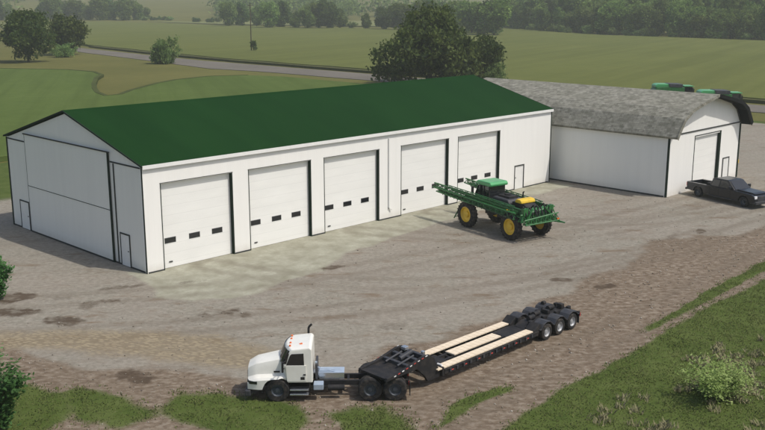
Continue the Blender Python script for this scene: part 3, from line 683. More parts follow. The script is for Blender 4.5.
# ------------------------------------------------------------------ terrain
def vnoise(x, y, sc, seed=0, oct=4):
    """value noise on arrays, 0..1"""
    out = np.zeros_like(x); amp = 1; tot = 0
    for o in range(oct):
        r_ = np.random.default_rng(seed*31+o); T = r_.random((256,256))
        u = x/sc*2**o+17.3*o; v = y/sc*2**o-9.1*o
        iu = np.floor(u).astype(int); iv = np.floor(v).astype(int); fu = u-iu; fv = v-iv
        fu = fu*fu*(3-2*fu); fv = fv*fv*(3-2*fv)
        g_ = lambda a, b_: T[a % 256, b_ % 256]
        out += amp*((g_(iu,iv)*(1-fu)+g_(iu+1,iv)*fu)*(1-fv)+(g_(iu,iv+1)*(1-fu)+g_(iu+1,iv+1)*fu)*fv)
        tot += amp; amp *= .5
    return out/tot
def sst(a, b, x):
    t = np.clip((x-a)/(b-a), 0, 1); return t*t*(3-2*t)
def grid_mesh(name, xs, ys, zf, mat, attrs=None):
    X, Y = np.meshgrid(xs, ys); Z = zf(X, Y)
    nx, ny = len(xs), len(ys)
    co = np.stack([X, Y, Z], -1).reshape(-1, 3)
    i = np.arange((ny-1)*nx).reshape(ny-1, nx)[:, :-1].ravel()
    F = np.stack([i, i+1, i+nx+1, i+nx], 1)
    me = bpy.data.meshes.new(name)
    me.vertices.add(len(co)); me.vertices.foreach_set('co', co.ravel())
    me.loops.add(F.size); me.loops.foreach_set('vertex_index', F.ravel().astype(np.int32))
    me.polygons.add(len(F)); me.polygons.foreach_set('loop_start', np.arange(0, F.size, 4, dtype=np.int32))
    me.update(calc_edges=True); me.validate()
    for p_ in ('use_smooth',): me.polygons.foreach_set(p_, np.ones(len(F), dtype=bool))
    if attrs:
        for an, fn in attrs.items():
            a = me.color_attributes.new(an, 'FLOAT_COLOR', 'POINT')
            c = np.ones((len(co), 4)); r3 = fn(X, Y)
            for k in range(3): c[:, k] = r3[k].ravel()
            a.data.foreach_set('color', c.ravel())
    me.materials.append(mat)
    o = bpy.data.objects.new(name, me); col.objects.link(o); return o

def pip(X, Y, poly, soft=.6):
    """soft inside test: signed distance to a polygon, 0..1"""
    d = np.full(X.shape, 1e9); ins = np.zeros(X.shape, bool)
    n = len(poly)
    for i in range(n):
        ax, ay = poly[i]; bx, by = poly[(i+1) % n]
        ex, ey = bx-ax, by-ay; t = np.clip(((X-ax)*ex+(Y-ay)*ey)/(ex*ex+ey*ey+1e-9), 0, 1)
        d = np.minimum(d, np.hypot(X-ax-t*ex, Y-ay-t*ey))
        c = ((ay > Y) != (by > Y)) & (X < (bx-ax)*(Y-ay)/((by-ay) if by != ay else 1e-9)+ax)
        ins ^= c
    return np.where(ins, d, -d)
def edge(X, Y, amp, sc, seed): return (vnoise(X, Y, sc, seed)-.5)*2*amp

VERGE = [(-60,-62), (-60,-34), (-20,-27.4), (-9,-29.6), (-1.8,-28.7), (3.1,-28.1), (10.4,-27.75), (17.4,-27.35), (25.9,-27.4), (60,-26.9), (130,-27), (130,-62)]
GL = [[(-40,-2), (-20,-8.5), (-13.7,-10.4), (-12.6,-11.8), (-12.1,-13.3), (-13,-16), (-15.6,-16), (-22,-15), (-40,-12)],
      [(-12.4,-13.0), (-11.5,-12.6), (-10.7,-13.7), (-10.2,-15.6), (-10.7,-17.8), (-12.4,-18.2), (-13.4,-16)],
      [(-9.6,-16.7), (-8.6,-16.4), (-7.6,-17.6), (-6.6,-19.4), (-5.9,-21.3), (-6.6,-23.2), (-8.4,-24.0), (-10.2,-22.5), (-10.2,-19)],
      [(-5.6,-22.6), (-3.9,-24.3), (-3.4,-25.4), (-4.5,-26.4), (-6.4,-25.0)],
      [(-22,-20), (-12,-24), (-9.6,-26.2), (-8,-28.2), (-16,-29), (-24,-30), (-40,-26), (-40,-18)]]
STREAK = [[(12,-26.75), (19.9,-26.05), (30,-25.6), (60,-24.8), (60,-25.6), (27,-26.65), (17.7,-27.0), (12,-27.1)],
          [(-1.6,-25.7), (.2,-25.7), (2.2,-26.3), (1.2,-26.7), (-.6,-26.4), (-2.6,-26.9), (-3.8,-26.8)]]
PAD = [(-.6,1), (-1.2,-2.6), (-1.7,-4.4), (-.9,-6.6), (.6,-8.0), (3.2,-7.9), (6.6,-6.9), (11,-5.6), (16,-4.4), (24.6,-3.4), (33,-3.0), (42,-2.4), (42,1)]
DIRT = [(60,-20.5), (35,-21.8), (32.6,-19.4), (29,-18.4), (26.9,-19.2), (22,-19.6), (17.5,-20.3), (12,-20.2), (8,-20.5), (2,-19.6), (-2,-21), (-4,-18.5), (-6,-16.5), (-8.5,-13.3), (-10.2,-9.6), (-11.3,-6.8), (-14,-3.8), (-20,0), (-40,6), (-60,6), (-60,-62), (130,-62), (130,-24), (80,-21)]
TREAD = [(-14,-3.0), (-11.2,-3.8), (-9.3,-4.7), (-7.1,-6.6), (-4.9,-9.6), (-3.2,-13.2), (-2.6,-15.6), (-4.4,-17.0), (-6.0,-15.0), (-7.6,-12.4), (-9.4,-9.3), (-11.4,-6.9), (-14,-5.5)]
SPOTS = [(9.0,-7.0,.75,.3,0,1), (-.6,-9.7,1.1,.55,-.9,.75), (-2.2,-8.9,.6,.3,-.5,.6), (-7.9,-4.3,1.1,.45,-.9,.85), (-5.6,-2.9,.8,.5,-.6,.5), (-2.6,-1.3,1.3,.35,-.3,.55), (-4.2,-3.2,.7,.35,-.7,.75),
         (-7.9,1.2,1.2,.7,-.9,.95), (-9.2,-1.0,1.4,.4,-.8,.8), (-6.0,-.6,1.4,.4,-.8,.4), (16.8,-18.7,.75,.35,.0,1), (17.6,-21.4,.8,.25,-.3,1), (20.0,-22.0,.6,.2,-.2,.8), (21.8,-15.9,1.2,.4,-.2,.4),
         (30.5,-21.7,.7,.3,.3,.2), (34.2,-18.9,.9,.3,.2,1), (31.5,-18.2,1.8,.25,.3,.45), (25.3,-13.6,.8,.4,.2,.35), (15,-15.2,.9,.4,0,.3), (29,-15.2,1.3,.5,.2,.35),
         (-9.0,-13.6,.9,.6,-.7,.8), (-6.6,-14.6,1.0,.4,-.6,.35), (2.6,-15.5,1.1,.4,-.6,.35), (6,-12,.9,.4,-.6,.25), (36,-10,1.6,.4,-.3,.3), (.6,-3.2,.8,.3,-.4,.5), (42,-15.5,2.2,.4,-.3,.35), (4.2,-17.6,1.6,.5,-.6,.4)]
def masks1(X, Y):
    e = edge(X, Y, .55, 2.6, 3)+edge(X, Y, .25, .7, 4)
    gr = sst(-.45, .55, pip(X, Y, VERGE)+e*.6)
    for p in GL: gr = np.maximum(gr, sst(-1.0, 1.1, pip(X, Y, p)+e*1.5))
    for p in STREAK: gr = np.maximum(gr, sst(-.22, .3, pip(X, Y, p)+e*.45)*.95)
    back = sst(22, 30, Y+edge(X, Y, 3, 14, 9)-.35*np.maximum(0, X+10)*0) * (1-sst(20, 60, X)*0)
    left = sst(0, 4, -(X+10.5)+.28*(Y-2)-3.0+edge(X, Y, 1.5, 6, 12))*sst(0, 5, Y-4)
    gr = np.maximum(gr, np.maximum(back*(X < 42), left)*.95)
    gr = np.maximum(gr, sst(96, 99, X+edge(X, Y, 1.2, 5, 13))*.9*(Y > -40))
    di = sst(-1.0, .9, pip(X, Y, DIRT)+edge(X, Y, 1.5, 4.5, 5)+e)
    pa = sst(-.5, .4, pip(X, Y, PAD)+edge(X, Y, .9, 2.5, 6))
    return gr, di, pa
TRACKS = [(((70,-19),(40,-20),(30,-17),(25.5,-1)), .8), (((60,-17),(35,-16),(22,-16),(17,-1)), .7), (((48,-21),(20,-22),(2,-15),(-12,-4)), .8),
          (((34,-19.5),(12,-19),(6,-12),(4,-1)), .7), (((50,-14),(20,-11),(0,-10),(-14,6)), .65), (((70,-24),(30,-25),(8,-26.5),(-8,-26)), .7), (((56,-14),(52,-16),(50.5,-14),(50.4,-11)), .6)]
def masks2(X, Y):
    sp_ = np.zeros_like(X)
    nz = edge(X, Y, .5, .9, 7)
    for (cx, cy, a, b_, th, st) in SPOTS:
        th = th if th else -.4
        dx, dy = X-cx, Y-cy; u = dx*math.cos(th)+dy*math.sin(th); v = -dx*math.sin(th)+dy*math.cos(th)
        q = np.sqrt((u/a)**2+(v/(b_*1.45))**2)+nz*2.0
        sp_ = np.maximum(sp_, (1-sst(.55, 1.25, q))*st)
    trd = sst(-.4, .8, pip(X, Y, TREAD)+edge(X, Y, .9, 3, 8))
    wet = np.zeros_like(X)
    for pts, st in TRACKS:
        P = []
        for t_ in np.linspace(0, 1, 25):
            a_, b_, c_, d_ = [np.array(p) for p in pts]; q = (1-t_)
            P.append(q**3*a_+3*q*q*t_*b_+3*q*t_*t_*c_+t_**3*d_)
        d = np.full(X.shape, 1e9)
        for p, q in zip(P, P[1:]):
            e = q-p; tt = np.clip(((X-p[0])*e[0]+(Y-p[1])*e[1])/(e@e), 0, 1); d = np.minimum(d, np.hypot(X-p[0]-tt*e[0], Y-p[1]-tt*e[1]))
        wet = np.maximum(wet, (1-sst(.22, .5, np.abs(d-.95)))*st*(.4+.9*vnoise(X, Y, 3, 21)))
    return sp_, trd, wet

def t_yard():
    t = NT('yard_gravel_dirt_and_grass')
    a1 = t.n('ShaderNodeVertexColor', layer_name='m1'); a2 = t.n('ShaderNodeVertexColor', layer_name='m2')
    s1 = t.n('ShaderNodeSeparateColor'); t.l(a1.outputs[0], s1.inputs[0]); s2 = t.n('ShaderNodeSeparateColor'); t.l(a2.outputs[0], s2.inputs[0])
    v = t.coord()
    big = t.noise(.16, v, 5); mid = t.noise(.9, v, 6, .65); fine = t.noise(7, v, 6, .75); vf = t.noise(28, v, 3, .7)
    grav = t.ramp(mid, [(.3, (.172,.16,.13)), (.7, (.25,.234,.19))])
    grav = t.mix(t.ramp(big, [(.4,(0,0,0)),(.6,(.6,.6,.6))]), grav, (.235,.205,.17))
    f3 = t.noise(3.0, t.coord(scale=(1,1.35,1), rot=(0,0,R(43))), 6, .72)
    grav = t.mix(t.ramp(f3, [(.45,(0,0,0)),(.68,(.9,.9,.9))]), grav, (.335,.305,.26))
    grav = t.mix(t.ramp(f3, [(.3,(.7,.7,.7)),(.46,(0,0,0))]), grav, (.175,.15,.12))
    grav = t.mix(t.ramp(fine, [(.45,(0,0,0)),(.7,(.5,.5,.5))]), grav, (.33,.30,.25))
    grav = t.mix(t.ramp(vf, [(.5,(0,0,0)),(.72,(.6,.6,.6))]), grav, (.15,.13,.105))
    grav = t.mix(t.ramp(mid, [(.55,(0,0,0)),(.72,(.65,.65,.65))]), grav, (.18,.142,.108))
    # faint wheel tracks, long smears parallel to the traffic in the yard
    trk = t.noise(1.0, t.coord(scale=(.07,.55,1), rot=(0,0,R(12))), 5, .6)
    grav = t.mix(t.ramp(trk, [(.5,(0,0,0)),(.68,(.45,.45,.45))]), grav, (.19,.165,.135))
    # rutted dirt
    rv = t.coord(scale=(1.6,2.5,1), rot=(0,0,R(43)))
    rut = t.noise(1.4, rv, 4, .6)
    dirt = t.ramp(rut, [(.36, (.12,.088,.062)), (.52, (.175,.135,.098)), (.68, (.27,.225,.175))])
    dirt = t.mix(t.ramp(f3, [(.5,(0,0,0)),(.68,(.8,.8,.8))]), dirt, (.29,.25,.20))
    dirt = t.mix(t.ramp(f3, [(.3,(.6,.6,.6)),(.45,(0,0,0))]), dirt, (.10,.075,.052))
    dirt = t.mix(t.ramp(big, [(.35,(.35,.35,.35)),(.6,(0,0,0))]), dirt, (.14,.11,.08))
    pad = t.ramp(t.noise(.7, v, 6, .65), [(.3, (.22,.21,.155)), (.7, (.39,.385,.31))])
    pad = t.mix(t.ramp(f3, [(.45,(0,0,0)),(.7,(.6,.6,.6))]), pad, (.24,.23,.17))
    pad = t.mix(t.ramp(fine, [(.5,(0,0,0)),(.75,(.6,.6,.6))]), pad, (.25,.235,.18))
    grass = t.ramp(t.noise(.55, v, 5, .7), [(.3, (.046,.072,.015)), (.5, (.068,.096,.022)), (.72, (.10,.125,.038))])
    grass = t.mix(t.ramp(fine, [(.45,(0,0,0)),(.8,(.5,.5,.5))]), grass, (.10,.11,.045))
    st = t.noise(1.0, t.coord(scale=(.28,.75,1), rot=(0,0,R(43))), 6, .68)
    grav = t.mix(t.ramp(st, [(.56,(0,0,0)),(.68,(.75,.75,.75))]), grav, (.15,.105,.068))
    grav = t.mix(t.ramp(st, [(.3,(.35,.35,.35)),(.42,(0,0,0))]), grav, (.34,.33,.285))
    def blend(m, lo=.35, hi=.65, k=.5):
        x_ = t.math('ADD', m, t.math('MULTIPLY', t.math('SUBTRACT', fine, .5), k))
        mr = t.n('ShaderNodeMapRange', interpolation_type='SMOOTHSTEP'); mr.inputs[1].default_value = lo; mr.inputs[2].default_value = hi
        t.l(x_, mr.inputs[0]); return mr.outputs[0]
    o = t.mix(blend(s1.outputs[1], .2, .8), grav, dirt)
    o = t.mix(blend(s1.outputs[2], .2, .8, .9), o, pad)
    brk = t.ramp(t.noise(1.0, t.coord(scale=(1.1,2.2,1), rot=(0,0,R(43))), 6, .7), [(.34,(.25,.25,.25)),(.52,(1,1,1))])
    o = t.mix(t.math('MULTIPLY', t.math('MULTIPLY', blend(s2.outputs[0], .2, .75, .9), brk), .92), o, (.072,.052,.036))
    o = t.mix(t.math('MULTIPLY', s2.outputs[2], .5, clamp=True), o, (.125,.10,.074))
    # churned tread print: speckled tan lugs
    wv = t.n('ShaderNodeTexVoronoi'); wv.inputs['Scale'].default_value = 1.0
    t.l(t.coord(scale=(3.4,6.5,1), rot=(0,0,R(60))), wv.inputs['Vector'])
    lug = t.ramp(wv.outputs['Distance'], [(.3,(1,1,1)),(.62,(0,0,0))])
    tf = t.math('MULTIPLY', t.math('MULTIPLY', s2.outputs[1], lug), t.ramp(t.noise(.8, v, 4), [(.35,(.35,.35,.35)),(.55,(1,1,1))]))
    o = t.mix(t.math('MULTIPLY', s2.outputs[1], .6), o, (.19,.145,.085))
    o = t.mix(t.math('MULTIPLY', tf, .85), o, (.31,.26,.175))
    o = t.mix(blend(s1.outputs[0], .3, .7, .5), o, grass)
    t.base(o); t.rough(.95, .08)
    h = t.math('ADD', t.math('MULTIPLY', rut, t.math('MULTIPLY', s1.outputs[1], 1.0)), t.math('MULTIPLY', fine, .35))
    h = t.math('ADD', h, t.math('MULTIPLY', lug, t.math('MULTIPLY', s2.outputs[1], -.5)))
    t.bump(h, .5, .06)
    return t.m
def yz(X, Y):
    gr, di, pa = masks1(X, Y)
    z = gr*.05*vnoise(X, Y, .8, 41)+di*.035*(vnoise(X*.766-Y*-.643, (Y*.766+X*-.643)*3, 2.2, 42)-.5)*.8
    near = np.hypot(X-20, Y-8)
    z = z*(1-sst(-1.5, 0, Y)*(X > -1.5)*(X < 43)*(1-gr))
    return z
struct(grid_mesh('yard_ground', np.arange(-46, 100.01, .3), np.arange(-60, 46.01, .3), yz, t_yard(), {'m1': masks1, 'm2': masks2}))

def t_field(name, a, b_, c, sc=.05, rowscale=None, rot=0, bump=.4):
    t = NT(name); v = t.coord()
    o = t.ramp(t.noise(sc, v, 6, .65), [(.3, a), (.7, b_)])
    o = t.mix(t.ramp(t.noise(sc*14, v, 5, .7), [(.4,(0,0,0)),(.75,(.5,.5,.5))]), o, c)
    if rowscale:
        rw = t.noise(1.0, t.coord(scale=(rowscale, rowscale*.03, 1), rot=(0,0,rot)), 3)
        o = t.mix(t.ramp(rw, [(.42,(0,0,0)),(.65,(.45,.45,.45))]), o, tuple(x*.75 for x in a))
    t.base(o); t.rough(1, .05); t.bump(t.noise(3, v, 5, .7), bump, .3); return t.m
matbase = t_field('dry_grass_ground', (.10,.10,.032), (.145,.135,.045), (.075,.09,.026), .035)
# the land as one sheet to the horizon, rising into hills far away
def landz(X, Y):
    d = np.hypot(X+29, Y+49)
    z = -.06+np.zeros_like(X)
    z += sst(650, 1600, d)*(14+26*vnoise(X, Y, 420, 51)) + sst(1500, 3200, d)*60*vnoise(X, Y, 900, 52)
    return z
struct(grid_mesh('ground', np.linspace(-1500, 4200, 191), np.linspace(-1500, 4200, 191), landz, matbase))

def slab(name, poly, z0, z1, mat, res=1.0, amp=.4, seed=1, kind='structure'):
    """field or road: polygon with wandering outline, sides, real thickness"""
    pts = []
    n = len(poly)
    for i in range(n):
        a = Vector(poly[i]); b_ = Vector(poly[(i+1) % n]); m = max(1, int((b_-a).length/res))
        for k in range(m): pts.append(a+(b_-a)*k/m)
    P = np.array([(p.x, p.y) for p in pts])
    P = P+np.stack([edge(P[:,0], P[:,1], amp, 6, seed), edge(P[:,0], P[:,1], amp, 6, seed+1)], 1)
    b = MB(); m = len(P)
    b.add([(x, y, z0) for x, y in P]+[(x, y, z1) for x, y in P], [tuple(range(m, 2*m))]+[(i, (i+1) % m, m+(i+1) % m, m+i) for i in range(m)])
    o = b.build(name, mat); o['kind'] = kind; return o
matcrop = t_field('green_crop', (.074,.108,.026), (.10,.138,.038), (.062,.095,.022), .03, .5, R(30))
matolive = t_field('olive_crop', (.106,.121,.035), (.135,.147,.044), (.085,.105,.03), .02, .25, R(75))
matpale = t_field('pale_far_field', (.14,.15,.06), (.19,.195,.09), (.12,.135,.05), .012)
matgreen2 = t_field('far_green_field', (.11,.13,.045), (.15,.165,.06), (.12,.14,.05), .01)
CROP = [(-60,120), (-10,150), (45,174), (66,176), (71.7,167), (76.2,159.5), (77.2,149), (74.2,140), (68.9,132.8), (62,121), (57.6,112.7), (53.4,104), (51.4,97.2), (54.8,97.6), (60,103), (65.7,107.7), (72,113), (78.5,116.8), (88.2,119.5), (96,116), (99,108), (99,80), (90,50), (70,47), (-46,47), (-60,60)]
slab('crop_field', CROP, -.05, .5, matcrop, 1.5, .15, 60)
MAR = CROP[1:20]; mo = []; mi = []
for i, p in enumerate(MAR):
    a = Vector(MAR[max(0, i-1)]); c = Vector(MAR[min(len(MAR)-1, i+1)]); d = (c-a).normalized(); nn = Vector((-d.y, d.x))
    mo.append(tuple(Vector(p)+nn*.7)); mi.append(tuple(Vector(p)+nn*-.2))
slab('field_edge_shade', mo+mi[::-1], -.05, .55, t_field('edge_shade_green', (.045,.06,.02), (.075,.09,.03), (.05,.055,.02), .1), 1.5, .1, 60)  # added strip, the crop edge's shadow line put into its dark colour
ROAD = [(133,264), (126.3,208.5), (122,169), (122,146.6), (121,101.7), (120.5,60), (119.6,15), (119,-60), (110,-60), (110,8), (110,60), (109,88), (108.3,128), (105.5,144), (112.3,185), (119,231), (124,262), (60,700), (66,702)][:17]
M['road'] = t_field('worn_grey_road', (.12,.11,.095), (.165,.15,.13), (.19,.175,.15), .06)
slab('road', ROAD, -.05, .04, M['road'], 3, .35, 62)
FIELD = [(140,268), (132,208), (127.5,169), (126.5,146), (125.5,100), (125,60), (124.5,15), (124,-120), (333,-120), (345,20), (346.8,109.9), (352,150), (355.4,190.7), (400,262), (422,300), (370,309), (353.7,317), (334,400), (331,454), (336,560), (332.4,608), (242,577), (170,400)]
slab('grain_field', FIELD, -.05, .65, matolive, 3, .8, 64)
slab('road_verge', [(137,262), (129,208), (125,169), (124,146), (123,100), (122.5,15), (122,-120), (124,-120), (124.8,15), (126,100), (127,146), (128,169), (132.5,208), (140.5,262)], -.03, .5, t_field('rough_verge_grass', (.06,.065,.028), (.09,.09,.038), (.05,.06,.02), .08), 2, .5, 66)
slab('pale_field', [(352,470), (352,640), (560,1150), (900,1150), (760,640), (480,330), (400,335)], -.05, .6, matpale, 10, 3, 68)
slab('far_field', [(240,600), (330,630), (500,1200), (300,1300), (120,1000)], -.05, .6, matgreen2, 10, 3, 70)

# ------------------------------------------------------------------ trees
def leaf_cloud(n_clump, per, size, rad, seed, zc, squash=.8, lumps=7, csize=None, inner=.35):
    r_ = np.random.default_rng(seed)
    # crown made of several uneven lobes
    L_ = []
    for i in range(lumps):
        a = r_.random()*2*PI; q = rad*(.25+.4*r_.random()); zz = (r_.random()-.35)*rad*squash*.95-(q-.3*rad)*squash*.7
        L_.append((math.cos(a)*q*1.1, math.sin(a)*q*1.1, zz, rad*(.26+.3*r_.random())))
    L_.append((0,0,-rad*squash*.08,rad*.7)); L_.append((0,0,-rad*squash*.35,rad*.66))
    C_ = []
    while len(C_) < n_clump:
        lx, ly, lz, lr = L_[r_.integers(len(L_))]
        d = r_.normal(size=3); d /= np.linalg.norm(d)
        p = np.array([lx, ly, lz])+d*lr*(inner+(1-inner)*r_.random()**.4)*np.array([1,1,squash])
        C_.append(p)
    C_ = np.array(C_); cs = csize or rad*.13
    N = n_clump*per
    c = np.repeat(C_, per, 0)+r_.normal(size=(N,3))*cs*np.array([1,1,.7])
    s = size*(.6+.8*r_.random(N))
    u = r_.normal(size=(N,3)); u /= np.linalg.norm(u, axis=1)[:,None]
    w = r_.normal(size=(N,3)); w -= (w*u).sum(1)[:,None]*u; w /= np.linalg.norm(w, axis=1)[:,None]
    c[:,2] += zc
    u *= s[:,None]; w *= (s*.62)[:,None]
    V = np.stack([c-u, c-w*.9+u*.1, c+u, c+w*.9-u*.1], 1).reshape(-1,3)
    F = np.arange(4*N).reshape(-1,4)
    return V, F
def np_mesh(name, V, F, mat):
    me = bpy.data.meshes.new(name); k = F.shape[1]
    me.vertices.add(len(V)); me.vertices.foreach_set('co', V.ravel())
    me.loops.add(F.size); me.loops.foreach_set('vertex_index', F.ravel().astype(np.int32))
    me.polygons.add(len(F)); me.polygons.foreach_set('loop_start', np.arange(0, F.size, k, dtype=np.int32))
    me.update(calc_edges=True); me.materials.append(M[mat]); return me
def trunk_mb(h, r, rad, seed, zc):
    rr = random.Random(seed); b = MB()
    pts = [(0,0,-.2,r*1.3), (rr.uniform(-.1,.1),rr.uniform(-.1,.1),h*.25,r), (rr.uniform(-.3,.3),rr.uniform(-.3,.3),h*.55,r*.75), (rr.uniform(-.5,.5),rr.uniform(-.5,.5),h*.85,r*.3)]
    for p, q in zip(pts, pts[1:]): b.tube(p[:3], q[:3], p[3], 8, q[3])
    for k in range(7):
        a = k*2.4+rr.random(); z0 = h*(.25+.08*k*.7); l = rad*(.5+.3*rr.random())
        m = (math.cos(a)*l*.5, math.sin(a)*l*.5, z0+l*.4); e = (math.cos(a)*l, math.sin(a)*l, z0+l*.75)
        b.tube((0,0,z0), m, r*.4, 6, r*.25); b.tube(m, e, r*.25, 6, r*.08)
    return b
tree_cache = {}
def tree_proto(kind, h, rad, mat, leaf, ncl, per, seed, squash=.8, low=.08, lumps=8, cs=None):
    zc = h-rad*squash*.98
    V, F = leaf_cloud(ncl, per, leaf, rad, seed, zc, squash, lumps, cs)
    # skirt of foliage reaching down
    return np_mesh(kind+'_crown', V, F, mat), trunk_mb(h, max(.12, h*.02), rad, seed, zc)
def put_tree(name, proto, loc, rz, sc, label, cat, group=None):
    t = thing(name, loc, rz, label, cat, group); t.scale = (sc[0], sc[0], sc[1])
    cr = bpy.data.objects.new('crown', proto[0]); col.objects.link(cr); cr.parent = t
    if proto[2] is None:
        o = proto[1].build('trunk', 'bark', t, smooth=50); proto[2] = o.data
    else:
        o = bpy.data.objects.new('trunk', proto[2]); col.objects.link(o); o.parent = t
    return t
def TP(*a, **k): m, tb = tree_proto(*a, **k); return [m, tb, None]
# big dark tree behind the shed roof
bigp = TP('big', 15.5, 10.5, 'leafdark', .42, 700, 46, 6, .74, lumps=15, cs=.85)
put_tree('tree', bigp, (*surveyed(430,187),0), .6, (.90,1.04), 'big dark leafy tree rising behind the green shed roof', 'tree')
b2 = TP('sidetree', 11.5, 7.5, 'leafmid', .4, 320, 36, 9, .72, lumps=9, cs=.7)
put_tree('tree', b2, (*surveyed(473,192),0), .2, (.74,.84), 'mid green tree leaning out to the right of the big dark tree', 'tree')
b3 = TP('palebush', 6.0, 4.4, 'leafpale', .3, 150, 34, 12, .8, lumps=7, cs=.5)
put_tree('bush', b3, (*surveyed(493,188),0), 0, (.62,.8), 'pale yellow-green bush right of the big dark tree', 'bush')
# left cluster
c1 = TP('lefttree', 14.5, 7.8, 'leafmid', .42, 380, 36, 21, .9, lumps=10, cs=.75)
put_tree('tree', c1, (86,200,0), 0, (.92,.96), 'round bright green tree at the left edge of the fields', 'tree')
c2 = TP('lefttree_b', 12.5, 6.2, 'leafdark', .42, 300, 36, 22, .95, lumps=9, cs=.7)
put_tree('tree', c2, (110,224,0), 1, (1,1), 'dark flat-topped tree where the country road comes out', 'tree')
put_tree('tree', c2, (74,206,0), 2, (1.05,.8), 'dark tree cut by the left edge of the photo', 'tree')
put_tree('bush', b3, (103.5,214,0), 2, (.72,.72), 'small pale bush at the foot of the flat-topped tree', 'bush')
put_tree('bush', b3, (108.5,168,0), 1.3, (.78,1.25), 'pale green bush standing alone beside the country road', 'bush')
put_tree('bush', TP('roadbush', 6.5, 3.4, 'leafmid', .3, 110, 30, 25, .95, lumps=6, cs=.5), (107.4,168.6,0), 0, (.72,.85), 'darker green bush joined to the left of the pale roadside bush', 'bush')
# treelines
protos = [TP('t1', 18.5, 6.6, 'leaffar', .55, 380, 30, 31, 1.35, lumps=9, cs=.75), TP('t2', 18, 5.6, 'leafmid', .55, 360, 30, 32, 1.55, lumps=8, cs=.7),
          TP('t3', 15, 5.6, 'leaffar', .5, 300, 30, 33, 1.3, lumps=7, cs=.7), TP('t4', 19, 5.0, 'leaffar', .5, 330, 30, 34, 1.85, lumps=9, cs=.6)]
shp = [TP('s1', 3.4, 2.6, 'leafpale', .4, 60, 22, 35, .7, cs=.4), TP('s2', 4.2, 3.0, 'leafmid', .4, 60, 22, 36, .75, cs=.4)]
cnt = 0
def far_tree(x, y, s, group, label, k=None, sh=1.0):
    global cnt; cnt += 1
    k = random.choice([0,0,1,2,2,3]) if k is None else k
    put_tree('tree', protos[k], (x, y, -.1), random.uniform(0, 6.28), (s, s*sh*random.uniform(.9,1.1)), label, 'tree', group)
FE = [(430,318), (412,282), (390,245), (372,215), (362,188), (359,150), (354,112), (350,70), (346,30), (338,-40)]
def along(poly, step):
    out = []
    for a, b_ in zip(poly, poly[1:]):
        a = Vector(a); b_ = Vector(b_); n = max(1, int((b_-a).length/step))
        for i in range(n): out.append(a+(b_-a)*i/n)
    return out
for row, (off, step, s) in enumerate([(5,7.5,.9), (14,8,1.05), (25,9,1.2), (38,10,1.3), (54,11,1.4)]):
    for p in along(FE, step):
        far_tree(p.x+off+random.uniform(-4,4), p.y+off*.35+random.uniform(-3,3), s*random.uniform(.68,1.15), 'trees along the right-hand edge of the big field',
                 'tall green tree in the wood along the far right edge of the field')
for p in along(FE, 6):
    put_tree('bush', random.choice(shp), (p.x-2+random.uniform(-2,2), p.y+random.uniform(-3,3), 0), random.random()*6, (random.uniform(.7,1.2),)*2, 'low undergrowth bush at the foot of the far right wood', 'bush', 'bushes along the edge of the far wood')
for (u, D, s, k) in [(232,600,.95,0),(245,618,1.05,1),(259,600,.9,2),(272,560,1.0,0),(284,575,1.15,1),(297,560,.8,2),(309,548,.9,2),(320,560,1.05,0),(331,550,1.1,1),(341,560,.85,2),(366,545,.62,2),(384,530,.85,1),(394,540,1.0,0),(404,520,.95,0),(470,470,1.1,0),(481,450,1.1,1),(492,440,1.15,0),(414,520,1.1,1),(425,515,1.1,0),(440,505,1.15,1),(455,490,1.1,0)]:
    x, y = surveyed(u, D); far_tree(x, y, s, 'trees along the far end of the big field', 'green tree in the scattered line at the far end of the field', k, .92)
for (u, D, s, k) in [(-6,700,1.3,0),(6,720,1.2,1),(17,735,1.0,2),(50,760,1.0,1),(60,745,1.2,0),(72,760,1.1,1),(84,750,1.15,0),(95,740,.9,2),(106,735,1.1,0),(119,745,1.15,1),(131,735,1.15,0),(143,745,1.0,2),(151,760,.7,2)]:
    x, y = surveyed(u, D); far_tree(x, y, s, 'trees beyond the far left fields', 'distant green tree beyond the fields at the far left', k, .95)
for (u, D) in [(30,760),(142,742),(150,735),(158,738),(166,748),(170,742),(174,735),(200,700),(214,690),(221,700),(118,780),(353,560)]:
    x, y = surveyed(u, D); put_tree('bush', random.choice(shp), (x,y,0), random.random()*6, (1.1,1.0), 'small distant bush along the far edge of the field', 'bush', 'bushes at the far edge of the field')
# far woods and hill cover that read as one mass
V_, F_ = [], []; base = 0
r_ = np.random.default_rng(77)
P_ = []
for i in range(1500):
    u = r_.uniform(-40, 810); D = r_.uniform(900, 1900) if i % 3 else r_.uniform(760, 950)
    if i % 3 == 0 and u < 225: D += 250
    x, y = surveyed(u, D)
    if vnoise(np.array([x]), np.array([y]), 160, 91)[0] < .47: continue
    z = float(landz(np.array([x]), np.array([y]))[0]); P_.append((x, y, z))
for (x, y, z) in P_:
    N = 60; hh = r_.uniform(12, 19)
    c = np.array([x, y, z+hh*.55])+r_.normal(size=(N,3))*np.array([4.5,4.5,hh*.24])
    s = r_.uniform(1.0,2.2,N); u_ = r_.normal(size=(N,3)); u_ /= np.linalg.norm(u_,axis=1)[:,None]; w_ = r_.normal(size=(N,3)); w_ -= (w_*u_).sum(1)[:,None]*u_; w_ /= np.linalg.norm(w_,axis=1)[:,None]
    u_ *= s[:,None]; w_ *= s[:,None]*.7
    V_.append(np.stack([c-u_, c-w_, c+u_, c+w_], 1).reshape(-1,3))
V_ = np.concatenate(V_); F_ = np.arange(len(V_)).reshape(-1,4)
o = bpy.data.objects.new('far_woods', np_mesh('far_woods', V_, F_, 'leaffar')); col.objects.link(o)
tag(o, 'distant hazy woodland covering the land beyond the fields', 'woodland', kind='stuff')

